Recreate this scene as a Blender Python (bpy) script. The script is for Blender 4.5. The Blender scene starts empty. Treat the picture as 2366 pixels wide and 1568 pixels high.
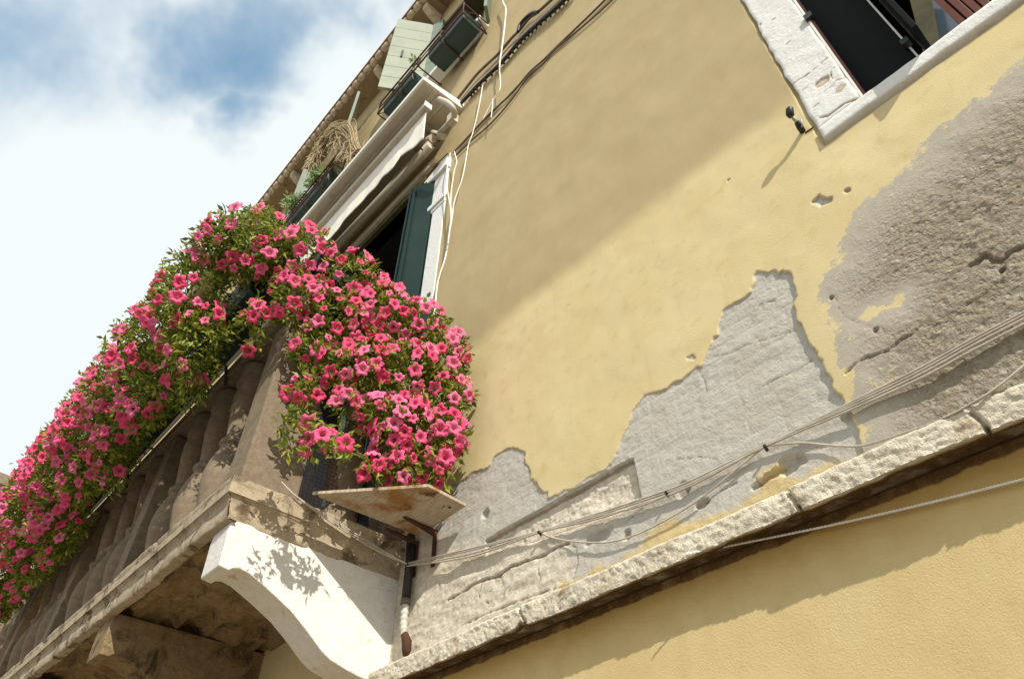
import bpy, math, random
import numpy as np
from mathutils import Vector, Matrix
random.seed(7); RNG = np.random.default_rng(11)
S = bpy.context.scene
COL = S.collection

# ---------------------------------------------------------------- camera
# world: X along the facade, Y into the wall (facade plane is y = 0), Z up; camera eye at z = 0, street 1.6 m below
VX = np.array([-2024., 1516.]); VZ = np.array([17., -1684.])
FPX = math.sqrt(-(VX @ VZ))
_x = -np.array([VX[0], VX[1], FPX]); _x /= np.linalg.norm(_x)
_z = np.array([VZ[0], VZ[1], FPX]); _z /= np.linalg.norm(_z)
_y = np.cross(_z, _x)
RM = np.array([_x, _y, _z])
EYE = np.array([0., -1.8, 0.])
cam = bpy.data.objects.new('camera', bpy.data.cameras.new('camera')); COL.objects.link(cam)
cam.data.sensor_width = 36; cam.data.lens = FPX / 2366 * 36
cam.data.clip_end = 500; cam.data.clip_start = .05
m = Matrix.Identity(4)
for i in range(3):
    m[i][0] = RM[i][0]; m[i][1] = -RM[i][1]; m[i][2] = -RM[i][2]; m[i][3] = EYE[i]
cam.matrix_world = m
S.camera = cam

def at(px, py, x=None, y=None, z=None):
    """point of a known plane seen at a photo position (photo taken as 2366 x 1568)"""
    r = RM @ np.array([px - 1183, py - 784, FPX])
    if y is not None: t = (y - EYE[1]) / r[1]
    elif x is not None: t = (x - EYE[0]) / r[0]
    else: t = (z - EYE[2]) / r[2]
    return EYE + t * r

# ---------------------------------------------------------------- sun, sky, exposure
SUN = Vector((2.3, -1.0, 1.9)).normalized()
sun = bpy.data.objects.new('sun', bpy.data.lights.new('sun', 'SUN')); COL.objects.link(sun)
sun.data.energy = 5.0; sun.data.angle = math.radians(.55); sun.data.color = (1, .94, .84)
sun.rotation_euler = SUN.to_track_quat('Z', 'Y').to_euler(); sun.location = (6, -5, 12)
W = bpy.data.worlds.new('World'); S.world = W; W.use_nodes = True
nt = W.node_tree; N = nt.nodes; L = nt.links; N.clear()
sky = N.new('ShaderNodeTexSky'); sky.sky_type = 'NISHITA'; sky.sun_disc = False
sky.sun_elevation = math.asin(SUN.z); sky.sun_rotation = math.atan2(SUN.x, SUN.y)
sky.air_density = 1.0; sky.dust_density = .6; sky.ozone_density = 1.5
tc = N.new('ShaderNodeTexCoord')
mp = N.new('ShaderNodeMapping'); mp.inputs['Location'].default_value = (1.25, .30, .55); mp.inputs['Scale'].default_value = (1.0, 1.35, 1.0)
n1 = N.new('ShaderNodeTexNoise'); n1.inputs['Scale'].default_value = 2.1; n1.inputs['Detail'].default_value = 7; n1.inputs['Roughness'].default_value = .52; n1.inputs['Distortion'].default_value = .35
L.new(tc.outputs['Generated'], mp.inputs[0]); L.new(mp.outputs[0], n1.inputs['Vector'])
# clear holes in the cloud, broken by the noise
nw = N.new('ShaderNodeTexNoise'); nw.inputs['Scale'].default_value = 3.0; nw.inputs['Detail'].default_value = 5; nw.inputs['Roughness'].default_value = .6
L.new(tc.outputs['Generated'], nw.inputs['Vector'])
w1 = N.new('ShaderNodeVectorMath'); w1.operation = 'SUBTRACT'; w1.inputs[1].default_value = (.5, .5, .5); L.new(nw.outputs['Color'], w1.inputs[0])
w2 = N.new('ShaderNodeVectorMath'); w2.operation = 'SCALE'; w2.inputs['Scale'].default_value = .42; L.new(w1.outputs[0], w2.inputs[0])
warp = N.new('ShaderNodeVectorMath'); warp.operation = 'ADD'; L.new(tc.outputs['Generated'], warp.inputs[0]); L.new(w2.outputs[0], warp.inputs[1])
def blue_hole(px, py, r0, r1, sx=1.):
    d = RM @ np.array([px - 1183, py - 784, FPX]); d /= np.linalg.norm(d)
    v = N.new('ShaderNodeVectorMath'); v.operation = 'DISTANCE'; v.inputs[1].default_value = tuple(d)
    L.new(warp.outputs[0], v.inputs[0])
    mr = N.new('ShaderNodeMapRange'); mr.interpolation_type = 'SMOOTHSTEP'
    mr.inputs['From Min'].default_value = r0; mr.inputs['From Max'].default_value = r1
    mr.inputs['To Min'].default_value = 1; mr.inputs['To Max'].default_value = 0
    L.new(v.outputs['Value'], mr.inputs['Value']); return mr.outputs[0]
def mth(op, a, b, nt_=None):
    k = (nt_ or nt).nodes.new('ShaderNodeMath'); k.operation = op
    for i, v in enumerate((a, b)):
        if v is None: continue
        if isinstance(v, (int, float)): k.inputs[i].default_value = v
        else: (nt_ or nt).links.new(v, k.inputs[i])
    return k.outputs[0]
h = mth('MAXIMUM', blue_hole(545, 60, .03, .22), mth('MULTIPLY', blue_hole(590, 250, .0, .14), 1.0))
h = mth('MAXIMUM', h, mth('MULTIPLY', blue_hole(180, -60, .0, .24), .62))
h = mth('MAXIMUM', h, mth('MULTIPLY', blue_hole(850, 0, .0, .14), .6))
nb = mth('SUBTRACT', n1.outputs['Fac'], .5)
mask = mth('ADD', h, mth('MULTIPLY', nb, 2.0))
mr = N.new('ShaderNodeMapRange'); mr.interpolation_type = 'SMOOTHSTEP'
mr.inputs['From Min'].default_value = .10; mr.inputs['From Max'].default_value = 1.15
L.new(mask, mr.inputs['Value'])
sat = N.new('ShaderNodeMix'); sat.data_type = 'RGBA'; sat.blend_type = 'MULTIPLY'; sat.inputs[0].default_value = 1
L.new(sky.outputs[0], sat.inputs[6]); sat.inputs[7].default_value = (1.55, 2.45, 2.3, 1)
mx = N.new('ShaderNodeMix'); mx.data_type = 'RGBA'
mx.inputs[6].default_value = (8.2, 8.75, 8.8, 1)     # cloud radiance before the .1 strength
L.new(mr.outputs[0], mx.inputs[0]); L.new(sat.outputs[2], mx.inputs[7])
bg = N.new('ShaderNodeBackground'); bg.inputs[1].default_value = .1
wo = N.new('ShaderNodeOutputWorld'); L.new(mx.outputs[2], bg.inputs[0]); L.new(bg.outputs[0], wo.inputs[0])
S.view_settings.view_transform = 'Standard'; S.view_settings.look = 'None'
S.view_settings.exposure = 0.16; S.view_settings.gamma = 1
S.render.engine = 'CYCLES'

# ---------------------------------------------------------------- helpers
def tag(o, label=None, cat=None, group=None, kind=None):
    if label: o['label'] = label
    if cat: o['category'] = cat
    if group: o['group'] = group
    if kind: o['kind'] = kind
    return o
def root_of(o):
    while o.parent: o = o.parent
    return o
def empty(name, loc=(0, 0, 0)):
    o = bpy.data.objects.new(name, None); o.location = loc; o.empty_display_size = .2
    COL.objects.link(o); return o
def link_mesh(name, me, mat, parent=None, loc=None):
    mats = mat if isinstance(mat, (list, tuple)) else [mat]
    for k in mats: me.materials.append(k)
    o = bpy.data.objects.new(name, me); COL.objects.link(o)
    if parent is not None:
        o.parent = parent
        off = Vector(root_of(parent).location)
        me.transform(Matrix.Translation(-off))
    elif loc is not None:
        me.transform(Matrix.Translation(-Vector(loc))); o.location = loc
    return o
class MB:
    def __init__(s): s.v = []; s.f = []; s.sm = []; s.mi = []
    def add(s, vs, fs, smooth=False, mi=0):
        b = len(s.v); s.v += [tuple(map(float, p)) for p in vs]
        s.f += [tuple(i + b for i in f) for f in fs]; s.sm += [smooth] * len(fs); s.mi += [mi] * len(fs); return s
    def hexa(s, c, mi=0):   # 8 corners: bottom ring 4, top ring 4
        return s.add(c, [(3, 2, 1, 0), (4, 5, 6, 7), (0, 1, 5, 4), (1, 2, 6, 5), (2, 3, 7, 6), (3, 0, 4, 7)], mi=mi)
    def box(s, x0, x1, y0, y1, z0, z1, mi=0):
        return s.hexa([(x0, y0, z0), (x1, y0, z0), (x1, y1, z0), (x0, y1, z0), (x0, y0, z1), (x1, y0, z1), (x1, y1, z1), (x0, y1, z1)], mi)
    def obox(s, o, a, b, c):    # origin corner + three edge vectors
        o, a, b, c = map(np.array, (o, a, b, c))
        return s.hexa([o, o + a, o + a + b, o + b, o + c, o + a + c, o + a + b + c, o + b + c])
    def prism(s, poly, off, mi=0):
        n = len(poly); P = [np.array(p, float) for p in poly]; off = np.array(off, float)
        return s.add(P + [p + off for p in P], [tuple(range(n))[::-1], tuple(range(n, 2 * n))] + [(i, (i + 1) % n, n + (i + 1) % n, n + i) for i in range(n)], mi=mi)
    def tube(s, pts, r, n=8, caps=True, smooth=True, mi=0):
        P = [np.array(p, float) for p in pts]; R = r if isinstance(r, (list, tuple)) else [r] * len(P)
        up = np.array([.123, .97, .21]); vs = []; prev = None
        for i, p in enumerate(P):
            t = P[min(i + 1, len(P) - 1)] - P[max(i - 1, 0)]; t = t / (np.linalg.norm(t) + 1e-9)
            a = prev - t * (prev @ t) if prev is not None else np.cross(t, up)
            if np.linalg.norm(a) < 1e-4: a = np.cross(t, [1, 0, 0])
            a /= np.linalg.norm(a); b = np.cross(t, a); prev = a
            for k in range(n):
                w = 2 * math.pi * k / n; vs.append(p + R[i] * (math.cos(w) * a + math.sin(w) * b))
        fs = [(i * n + k, i * n + (k + 1) % n, (i + 1) * n + (k + 1) % n, (i + 1) * n + k) for i in range(len(P) - 1) for k in range(n)]
        s.add(vs, fs, smooth, mi)
        if caps:
            b0 = len(s.v) - len(vs)
            s.f += [tuple(b0 + k for k in range(n))[::-1], tuple(b0 + (len(P) - 1) * n + k for k in range(n))]; s.sm += [False] * 2; s.mi += [mi] * 2
        return s
    def lathe(s, c, prof, n=24, sq=0):
        vs = []
        for (r, z) in prof:
            for k in range(n):
                w = 2 * math.pi * k / n; vs.append((c[0] + r * math.cos(w), c[1] + r * math.sin(w), c[2] + z))
        fs = [(i * n + k, i * n + (k + 1) % n, (i + 1) * n + (k + 1) % n, (i + 1) * n + k) for i in range(len(prof) - 1) for k in range(n)]
        return s.add(vs, fs, True)
    def build(s, name, mat, parent=None, bevel=0, loc=None):
        me = bpy.data.meshes.new(name); me.from_pydata(s.v, [], s.f)
        me.polygons.foreach_set('use_smooth', s.sm); me.polygons.foreach_set('material_index', s.mi); me.update()
        o = link_mesh(name, me, mat, parent, loc)
        if bevel:
            b = o.modifiers.new('bevel', 'BEVEL'); b.width = bevel; b.segments = 2; b.limit_method = 'ANGLE'; b.angle_limit = math.radians(40)
        return o
def np_mesh(name, V, F, smooth=True, attrs=None):
    me = bpy.data.meshes.new(name); V = np.asarray(V, np.float32); F = np.asarray(F, np.int32)
    me.vertices.add(len(V)); me.vertices.foreach_set('co', V.ravel())
    k = F.shape[1]; me.loops.add(F.size); me.loops.foreach_set('vertex_index', F.ravel())
    me.polygons.add(len(F)); me.polygons.foreach_set('loop_start', np.arange(0, F.size, k, dtype=np.int32))
    me.polygons.foreach_set('use_smooth', np.full(len(F), smooth)); me.update(calc_edges=True)
    for nme, a in (attrs or {}).items():
        at_ = me.attributes.new(nme, 'FLOAT', 'POINT'); at_.data.foreach_set('value', np.asarray(a, np.float32).ravel())
    return me
def spline(pts, n=10):
    P = [np.array(p, float) for p in pts]; P = [2 * P[0] - P[1]] + P + [2 * P[-1] - P[-2]]; out = []
    for i in range(1, len(P) - 2):
        for k in range(n):
            t = k / n; a, b, c, d = P[i - 1:i + 3]
            out.append(.5 * ((2 * b) + (c - a) * t + (2 * a - 5 * b + 4 * c - d) * t * t + (3 * b - a - 3 * c + d) * t ** 3))
    return out + [P[-2]]
_lat = RNG.random((4, 256, 256))
def vnoise(x, y, k=0):
    xi = np.floor(x).astype(int); yi = np.floor(y).astype(int); fx = x - xi; fy = y - yi
    fx = fx * fx * (3 - 2 * fx); fy = fy * fy * (3 - 2 * fy); La = _lat[k]
    g = lambda a, b: La[a % 256, b % 256]
    return (g(xi, yi) * (1 - fx) + g(xi + 1, yi) * fx) * (1 - fy) + (g(xi, yi + 1) * (1 - fx) + g(xi + 1, yi + 1) * fx) * fy - .5
def fbm(x, y, f, o=4, k=0, g=.5):
    s = 0; a = 1
    for i in range(o): s = s + a * vnoise(x * f + 17.3 * i, y * f + 9.1 * i, k); f *= 2.03; a *= g
    return s
def sdf_poly(X, Zc, poly):     # positive inside
    P = np.array(poly); d = np.full(X.shape, 1e9); ins = np.zeros(X.shape, bool)
    for i in range(len(P)):
        a = P[i]; b = P[(i + 1) % len(P)]; e = b - a; wx = X - a[0]; wz = Zc - a[1]
        t = np.clip((wx * e[0] + wz * e[1]) / (e @ e + 1e-12), 0, 1)
        d = np.minimum(d, (wx - e[0] * t) ** 2 + (wz - e[1] * t) ** 2)
        c = ((a[1] > Zc) != (b[1] > Zc)) & (X < (b[0] - a[0]) * (Zc - a[1]) / (b[1] - a[1] + 1e-12) + a[0])
        ins ^= c
    return np.where(ins, 1, -1) * np.sqrt(d)
def dist_line(X, Zc, pts):
    P = np.array(pts); d = np.full(X.shape, 1e9)
    for i in range(len(P) - 1):
        a = P[i]; e = P[i + 1] - a; wx = X - a[0]; wz = Zc - a[1]
        t = np.clip((wx * e[0] + wz * e[1]) / (e @ e + 1e-12), 0, 1)
        d = np.minimum(d, (wx - e[0] * t) ** 2 + (wz - e[1] * t) ** 2)
    return np.sqrt(d)
def sstep(a, b, x): t = np.clip((x - a) / (b - a), 0, 1); return t * t * (3 - 2 * t)

# ---------------------------------------------------------------- materials
class NT:
    def __init__(s, name):
        s.m = bpy.data.materials.new(name); s.m.use_nodes = True; s.t = s.m.node_tree
        s.b = s.t.nodes['Principled BSDF']; s.tc = s.t.nodes.new('ShaderNodeTexCoord').outputs['Object']
    def noise(s, sc, det=4, rough=.55, stretch=None, dist=0):
        n = s.t.nodes.new('ShaderNodeTexNoise'); n.inputs['Scale'].default_value = sc; n.inputs['Detail'].default_value = det; n.inputs['Roughness'].default_value = rough; n.inputs['Distortion'].default_value = dist
        src = s.tc
        if stretch:
            mp = s.t.nodes.new('ShaderNodeMapping'); mp.inputs['Scale'].default_value = stretch; s.t.links.new(s.tc, mp.inputs[0]); src = mp.outputs[0]
        s.t.links.new(src, n.inputs['Vector']); return n.outputs['Fac']
    def vor(s, sc, feat='F1', rnd=1):
        n = s.t.nodes.new('ShaderNodeTexVoronoi'); n.feature = feat; n.inputs['Scale'].default_value = sc; n.inputs['Randomness'].default_value = rnd
        s.t.links.new(s.tc, n.inputs['Vector']); return n.outputs['Distance']
    def attr(s, name):
        n = s.t.nodes.new('ShaderNodeAttribute'); n.attribute_name = name; return n.outputs['Fac']
    def ramp(s, v, a, b, lo=0., hi=1.):
        n = s.t.nodes.new('ShaderNodeMapRange'); n.interpolation_type = 'SMOOTHSTEP'; s.t.links.new(v, n.inputs['Value'])
        n.inputs['From Min'].default_value = a; n.inputs['From Max'].default_value = b; n.inputs['To Min'].default_value = lo; n.inputs['To Max'].default_value = hi; return n.outputs[0]
    def math(s, op, a, b=None): return mth(op, a, b, s.t)
    def mix(s, f, a, b):
        n = s.t.nodes.new('ShaderNodeMix'); n.data_type = 'RGBA'
        for sock, v in ((n.inputs[0], f), (n.inputs[6], a), (n.inputs[7], b)):
            if isinstance(v, tuple): sock.default_value = (*v, 1)
            elif isinstance(v, (int, float)): sock.default_value = v
            else: s.t.links.new(v, sock)
        return n.outputs[2]
    def xyz(s):
        n = s.t.nodes.new('ShaderNodeSeparateXYZ'); s.t.links.new(s.tc, n.inputs[0]); return n.outputs
    def bump(s, hgt, dist=.002, strength=1.):
        n = s.t.nodes.new('ShaderNodeBump'); n.inputs['Strength'].default_value = strength; n.inputs['Distance'].default_value = dist
        s.t.links.new(hgt, n.inputs['Height']); s.t.links.new(n.outputs[0], s.b.inputs['Normal']); return n
    def out(s, col, rough=.85, spec=.3, metal=0):
        if isinstance(col, tuple): s.b.inputs['Base Color'].default_value = (*col, 1)
        else: s.t.links.new(col, s.b.inputs['Base Color'])
        s.b.inputs['Roughness'].default_value = rough; s.b.inputs['Specular IOR Level'].default_value = spec; s.b.inputs['Metallic'].default_value = metal
        return s.m
def simple(name, c1, c2=None, sc=8, rough=.8, bsc=120, bd=.001, spec=.3, metal=0, c3=None, sc3=3, lo3=.55, hi3=.7, stretch=None):
    n = NT(name); c2 = c2 or tuple(k * .8 for k in c1)
    c = n.mix(n.ramp(n.noise(sc, 5, .6, stretch), .3, .7), c1, c2)
    if c3: c = n.mix(n.ramp(n.noise(sc3, 6, .65, stretch), lo3, hi3), c, c3)
    n.bump(n.noise(bsc, 4, .6, stretch), bd); return n.out(c, rough, spec, metal)

def wall_material():
    n = NT('weathered facade plaster'); sc = n.attr('coat'); sr = n.attr('rough'); sl = n.attr('low'); st = n.attr('stone')
    fine = n.noise(260, 3, .7); mid = n.noise(38, 5, .65); big = n.noise(3.2, 5, .6); fine2 = n.noise(90, 4, .7)
    e = n.math('MULTIPLY', n.math('SUBTRACT', mid, .5), .016)
    mc = n.ramp(n.math('ADD', sc, e), -.0005, .0012)
    grey = n.mix(n.ramp(mid, .3, .7), (.53, .515, .465), (.465, .445, .395))
    grey = n.mix(n.ramp(big, .45, .7), grey, (.49, .455, .385))
    stone = n.mix(n.ramp(mid, .35, .65), (.68, .63, .53), (.55, .49, .39))
    grey = n.mix(st, grey, stone)
    ochre = n.mix(n.ramp(mid, .3, .7), (.62, .50, .26), (.56, .44, .22))
    grey = n.mix(n.ramp(n.math('ADD', sl, n.math('MULTIPLY', e, 2.5)), -.012, .02), grey, ochre)
    yel = n.mix(n.ramp(big, .3, .7), (.67, .57, .325), (.635, .52, .275))
    yel = n.mix(n.ramp(n.noise(11, 5, .7), .5, .85), yel, (.55, .43, .20))
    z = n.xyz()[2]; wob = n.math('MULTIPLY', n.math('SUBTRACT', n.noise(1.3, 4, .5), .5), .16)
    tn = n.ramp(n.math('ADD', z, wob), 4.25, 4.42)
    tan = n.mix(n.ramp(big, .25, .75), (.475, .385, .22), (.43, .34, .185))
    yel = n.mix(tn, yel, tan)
    srn2 = n.math('ADD', sr, n.math('MULTIPLY', n.math('SUBTRACT', n.noise(24, 6, .7), .5), .30))
    smg = n.mix(n.ramp(mid, .3, .7), (.415, .38, .315), (.47, .43, .36))
    rgh = n.mix(n.ramp(mid, .32, .66), (.41, .36, .28), (.30, .25, .175))
    rgh = n.mix(n.ramp(fine2, .45, .7), rgh, (.46, .42, .34))
    e3 = n.math('MULTIPLY', n.math('SUBTRACT', n.noise(10, 8, .75), .5), .26)
    srn = n.math('ADD', sr, e3)
    coat = n.mix(n.ramp(srn, -.006, .004), yel, smg)
    coat = n.mix(n.ramp(srn2, .05, .24), coat, rgh)
    coat = n.mix(n.math('MULTIPLY', n.ramp(n.noise(5, 9, .8), .575, .60), n.ramp(srn, .30, .0, 0., .8)), coat, yel)
    col = n.mix(mc, grey, coat)
    rm = n.math('MULTIPLY', n.ramp(srn, .02, .28), mc)
    v1 = n.vor(55); v2 = n.vor(120)
    pit = n.math('ADD', n.math('MULTIPLY', n.ramp(mid, .3, .62), 1.2), n.math('ADD', n.ramp(v1, .1, .45), n.math('MULTIPLY', n.ramp(v2, .05, .4), .5)))
    hh = n.math('ADD', n.math('MULTIPLY', fine, .42), n.math('MULTIPLY', n.math('MULTIPLY', pit, rm), 1.4))
    hh = n.math('ADD', hh, n.math('MULTIPLY', mc, .9))
    hh = n.math('ADD', hh, n.math('MULTIPLY', n.math('MULTIPLY', n.noise(170, 4, .75), rm), 1.2))
    notc = n.math('SUBTRACT', 1., mc)
    hh = n.math('ADD', hh, n.math('MULTIPLY', n.math('MULTIPLY', fine2, notc), .9))
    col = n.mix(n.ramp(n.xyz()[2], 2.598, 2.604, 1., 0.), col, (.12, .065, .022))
    col = n.mix(n.math('MULTIPLY', n.ramp(n.math('ADD', n.attr('dirt_shade'), n.math('MULTIPLY', n.math('SUBTRACT', mid, .5), .5)), .25, .9), .6), col, (.20, .155, .10))
    col = n.mix(n.ramp(n.noise(420, 2, .9), .35, .65, 0., .22), col, n.mix(.5, col, (.16, .13, .09)))
    hair = n.ramp(n.vor(1.1, 'DISTANCE_TO_EDGE'), .0, .0022, 1., 0.)
    col = n.mix(n.math('MULTIPLY', n.math('MULTIPLY', hair, n.ramp(n.noise(2.1, 3, .5), .58, .66)), .18), col, (.20, .15, .09))
    strk = n.ramp(n.noise(5, 5, .6, (3.5, 1, .22)), .52, .8, 0., .30)
    col = n.mix(strk, col, n.mix(.6, col, (.36, .27, .15)))
    n.bump(hh, .0042); return n.out(col, .92, .15)

def lower_material():
    n = NT('smooth yellow plaster'); z = n.xyz()[2]
    big = n.noise(2.2, 5, .6); mid = n.noise(30, 4, .6); fine = n.noise(190, 4, .7)
    c = n.mix(n.ramp(big, .3, .7), (.63, .51, .265), (.59, .46, .215))
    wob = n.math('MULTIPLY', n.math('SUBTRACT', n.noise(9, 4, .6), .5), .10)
    c = n.mix(n.ramp(n.math('ADD', z, wob), .78+1.6, .96+1.6, 0., .9), c, (.43, .265, .07))  # ochre stain towards the top, with the shade under the course painted in
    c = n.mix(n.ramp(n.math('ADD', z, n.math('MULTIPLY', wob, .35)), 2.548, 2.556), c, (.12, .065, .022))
    c = n.mix(n.ramp(mid, .45, .8, 0., .3), c, (.55, .40, .18))
    c = n.mix(n.ramp(n.noise(420, 2, .9), .35, .65, 0., .22), c, n.mix(.5, c, (.16, .13, .09)))
    c = n.mix(n.ramp(n.noise(4, 6, .65, (2.5, 1, .35)), .50, .78, 0., .45), c, (.50, .36, .16))
    n.bump(n.math('ADD', fine, n.math('MULTIPLY', mid, n.noise(3, 3, .5))), .0018); return n.out(c, .9, .15)

def stone_material(name, a, b, dirt_shade, lo=.5, hi=.7, bd=.004, sc3=6, chis=60):
    n = NT(name); mid = n.noise(22, 6, .7); c = n.mix(n.ramp(mid, .3, .7), a, b)
    c = n.mix(n.ramp(n.noise(sc3, 7, .7, dist=.4), lo, hi), c, dirt_shade)
    n.bump(n.math('ADD', n.noise(chis, 5, .7), n.math('MULTIPLY', n.noise(260, 3, .6), .4)), bd); return n.out(c, .88, .2)

MT = dict(
    wall=wall_material(), lower=lower_material(),
    course_=stone_material('chiselled string course stone', (.74, .68, .56), (.62, .54, .41), (.42, .32, .19), .54, .74, .010, 14, 75),
    balcony=stone_material('weathered balcony stone', (.43, .36, .26), (.33, .265, .18), (.11, .08, .045), .50, .64, .004, 7),
    white=stone_material('whitewashed stone', (.74, .725, .69), (.66, .635, .585), (.46, .38, .28), .56, .74, .005, 6),
    winstone=stone_material('painted window stone', (.76, .76, .74), (.70, .70, .67), (.52, .46, .36), .60, .75, .004, 9),
    pier=stone_material('grey balustrade stone', (.235, .188, .132), (.17, .128, .085), (.08, .055, .035), .56, .76, .003, 5),
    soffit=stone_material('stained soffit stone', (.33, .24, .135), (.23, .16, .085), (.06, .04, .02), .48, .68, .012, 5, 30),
    eave=stone_material('eave stone', (.33, .25, .15), (.25, .18, .10), (.10, .07, .035), .55, .75, .006, 5),
    mortar=stone_material('pale mortar', (.60, .52, .39), (.46, .37, .25), (.2, .14, .08), .52, .7, .008, 9, 30),
    terracotta=simple('terracotta', (.42, .24, .14), (.32, .18, .11), 10),
    cream=simple('cream enamel metal', (.55, .51, .43), (.50, .455, .37), 5, .5, 200, .0004, .4, c3=(.36, .29, .19), sc3=7),
    whitemetal=simple('white enamel metal', (.80, .79, .74), (.74, .72, .66), 5, .45, 200, .0003, .4),
    greygreen=simple('pale green shutter paint', (.30, .325, .25), (.25, .28, .21), 5, .6, 90, .0006),
    paleteal=simple('sage shutter paint', (.21, .25, .205), (.165, .20, .165), 5, .6, 90, .0006),
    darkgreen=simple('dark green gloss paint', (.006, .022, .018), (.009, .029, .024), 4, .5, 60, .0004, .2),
    teal=simple('teal shutter paint', (.012, .075, .06), (.015, .09, .07), 4, .55, 60, .0006),
    plastic=simple('dark green planter plastic', (.006, .022, .019), (.008, .03, .024), 6, .4, 120, .0004, .4),
    iron=simple('rusty iron', (.045, .022, .014), (.09, .035, .018), 30, .7, 160, .001),
    rust=simple('rust', (.085, .035, .016), (.045, .02, .011), 18, .85, 120, .002),
    black=simple('black plastic', (.012, .012, .013), (.02, .02, .02), 20, .45, 150, .0004, .4),
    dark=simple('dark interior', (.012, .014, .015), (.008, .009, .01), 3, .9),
    darkpanel=simple('dark varnished shutter', (.0025, .0045, .0045), (.005, .0075, .007), 3, .6, 60, .0004, .08),
    pane=simple('window glass', (.075, .10, .13), (.055, .075, .10), 3, .12, 40, .0001, .6),
    redwood=simple('red brown timber', (.15, .045, .03), (.11, .033, .022), 12, .55, 60, .001, stretch=(1, 1, 8)),
    olive=simple('olive timber', (.085, .075, .028), (.05, .045, .018), 12, .6, 60, .001),
    cable=simple('grey cable', (.50, .46, .38), (.38, .34, .27), 30, .6),
    brown=simple('brown conduit', (.16, .12, .085), (.11, .08, .055), 20, .6),
    rope=simple('white cord', (.88, .85, .78), (.78, .74, .66), 30, .8),
    tape=simple('silver tape', (.55, .53, .47), (.35, .33, .28), 25, .4, 90, .003, .5),
    fabric=simple('cream canvas', (.82, .80, .73), (.76, .73, .65), 6, .9, 300, .0005),
    straw=simple('dry straw', (.58, .48, .31), (.38, .29, .16), 12, .9),
    ground=simple('paving stone', (.24, .20, .155), (.18, .15, .115), 3, .85, 30, .004),
    distant=simple('distant plaster', (.5, .47, .42), (.42, .39, .33), 3, .9),
)
def wood_material():
    n = NT('weathered plank wood'); w = n.noise(10, 6, .7, (1.2, 14, 1)); g = n.noise(4, 4, .6)
    c = n.mix(n.ramp(w, .35, .7), (.47, .40, .30), (.29, .22, .145)); c = n.mix(n.ramp(g, .48, .62), c, (.27, .14, .05)); c = n.mix(n.ramp(n.noise(9, 5, .6), .58, .66), c, (.12, .06, .025))
    n.bump(w, .003); return n.out(c, .85, .2)
MT['wood'] = wood_material()
def winstone_material():
    n = NT('painted window stone'); mid = n.noise(22, 6, .7); c = n.mix(n.ramp(mid, .3, .7), (.76, .76, .74), (.70, .70, .67))
    c = n.mix(n.ramp(n.noise(9, 7, .7, dist=.4), .60, .76), c, (.55, .49, .39)); ch = n.attr('chip')
    c = n.mix(n.ramp(ch, .2, .6), c, (.55, .46, .36)); c = n.mix(n.ramp(ch, .75, 1.), c, (.26, .18, .11))
    n.bump(n.math('ADD', n.noise(60, 5, .7), n.math('MULTIPLY', n.noise(260, 3, .6), .4)), .005); return n.out(c, .88, .2)
MT['winstone'] = winstone_material()
def course_material():
    n = NT('chiselled string course stone'); mid = n.noise(22, 6, .7); c = n.mix(n.ramp(mid, .3, .7), (.84, .78, .65), (.74, .66, .51))
    c = n.mix(n.ramp(n.noise(9, 7, .7, dist=.4), .52, .72), c, (.44, .34, .20))
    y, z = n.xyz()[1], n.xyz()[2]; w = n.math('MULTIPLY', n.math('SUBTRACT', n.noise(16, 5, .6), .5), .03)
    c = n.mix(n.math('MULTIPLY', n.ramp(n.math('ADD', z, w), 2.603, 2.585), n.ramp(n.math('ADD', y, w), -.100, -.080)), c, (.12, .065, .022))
    c = n.mix(n.ramp(n.noise(420, 2, .9), .35, .65, 0., .18), c, (.30, .24, .15))
    n.bump(n.math('ADD', n.noise(75, 5, .75, (1, 1, .5)), n.math('MULTIPLY', n.noise(260, 3, .6), .4)), .010); return n.out(c, .9, .15)
MT['course'] = course_material()
def leaf_material(name, a, b, c_):
    n = NT(name); t = n.attr('tint'); c = n.mix(n.ramp(t, 0., .6), a, b); c = n.mix(n.ramp(t, .8, 1.), c, c_)
    n.out(c, .5, .35)
    tr = n.t.nodes.new('ShaderNodeBsdfTranslucent'); n.t.links.new(n.mix(1., c, c), tr.inputs[0])
    ms = n.t.nodes.new('ShaderNodeMixShader'); ms.inputs[0].default_value = .35
    n.t.links.new(n.b.outputs[0], ms.inputs[1]); n.t.links.new(tr.outputs[0], ms.inputs[2])
    n.t.links.new(ms.outputs[0], n.t.nodes['Material Output'].inputs[0]); return n.m
MT['leaf'] = leaf_material('petunia leaf', (.07, .13, .014), (.26, .31, .04), (.48, .40, .07))
MT['sage'] = leaf_material('pale plant leaf', (.16, .26, .10), (.30, .40, .18), (.45, .45, .2))
def petal_material(name, a, b, back):
    n = NT(name); r = n.attr('rad'); c = n.mix(n.ramp(r, .15, .75), a, b)
    gm = n.t.nodes.new('ShaderNodeNewGeometry'); c = n.mix(n.math('MULTIPLY', gm.outputs['Backfacing'], .6), c, back)
    c = n.mix(n.ramp(r, .0, .12, 1., 0.), c, (.55, .42, .12))
    n.out(c, .55, .2)
    tr = n.t.nodes.new('ShaderNodeBsdfTranslucent'); n.t.links.new(c, tr.inputs[0])
    ms = n.t.nodes.new('ShaderNodeMixShader'); ms.inputs[0].default_value = .32
    n.t.links.new(n.b.outputs[0], ms.inputs[1]); n.t.links.new(tr.outputs[0], ms.inputs[2])
    n.t.links.new(ms.outputs[0], n.t.nodes['Material Output'].inputs[0]); return n.m
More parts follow.
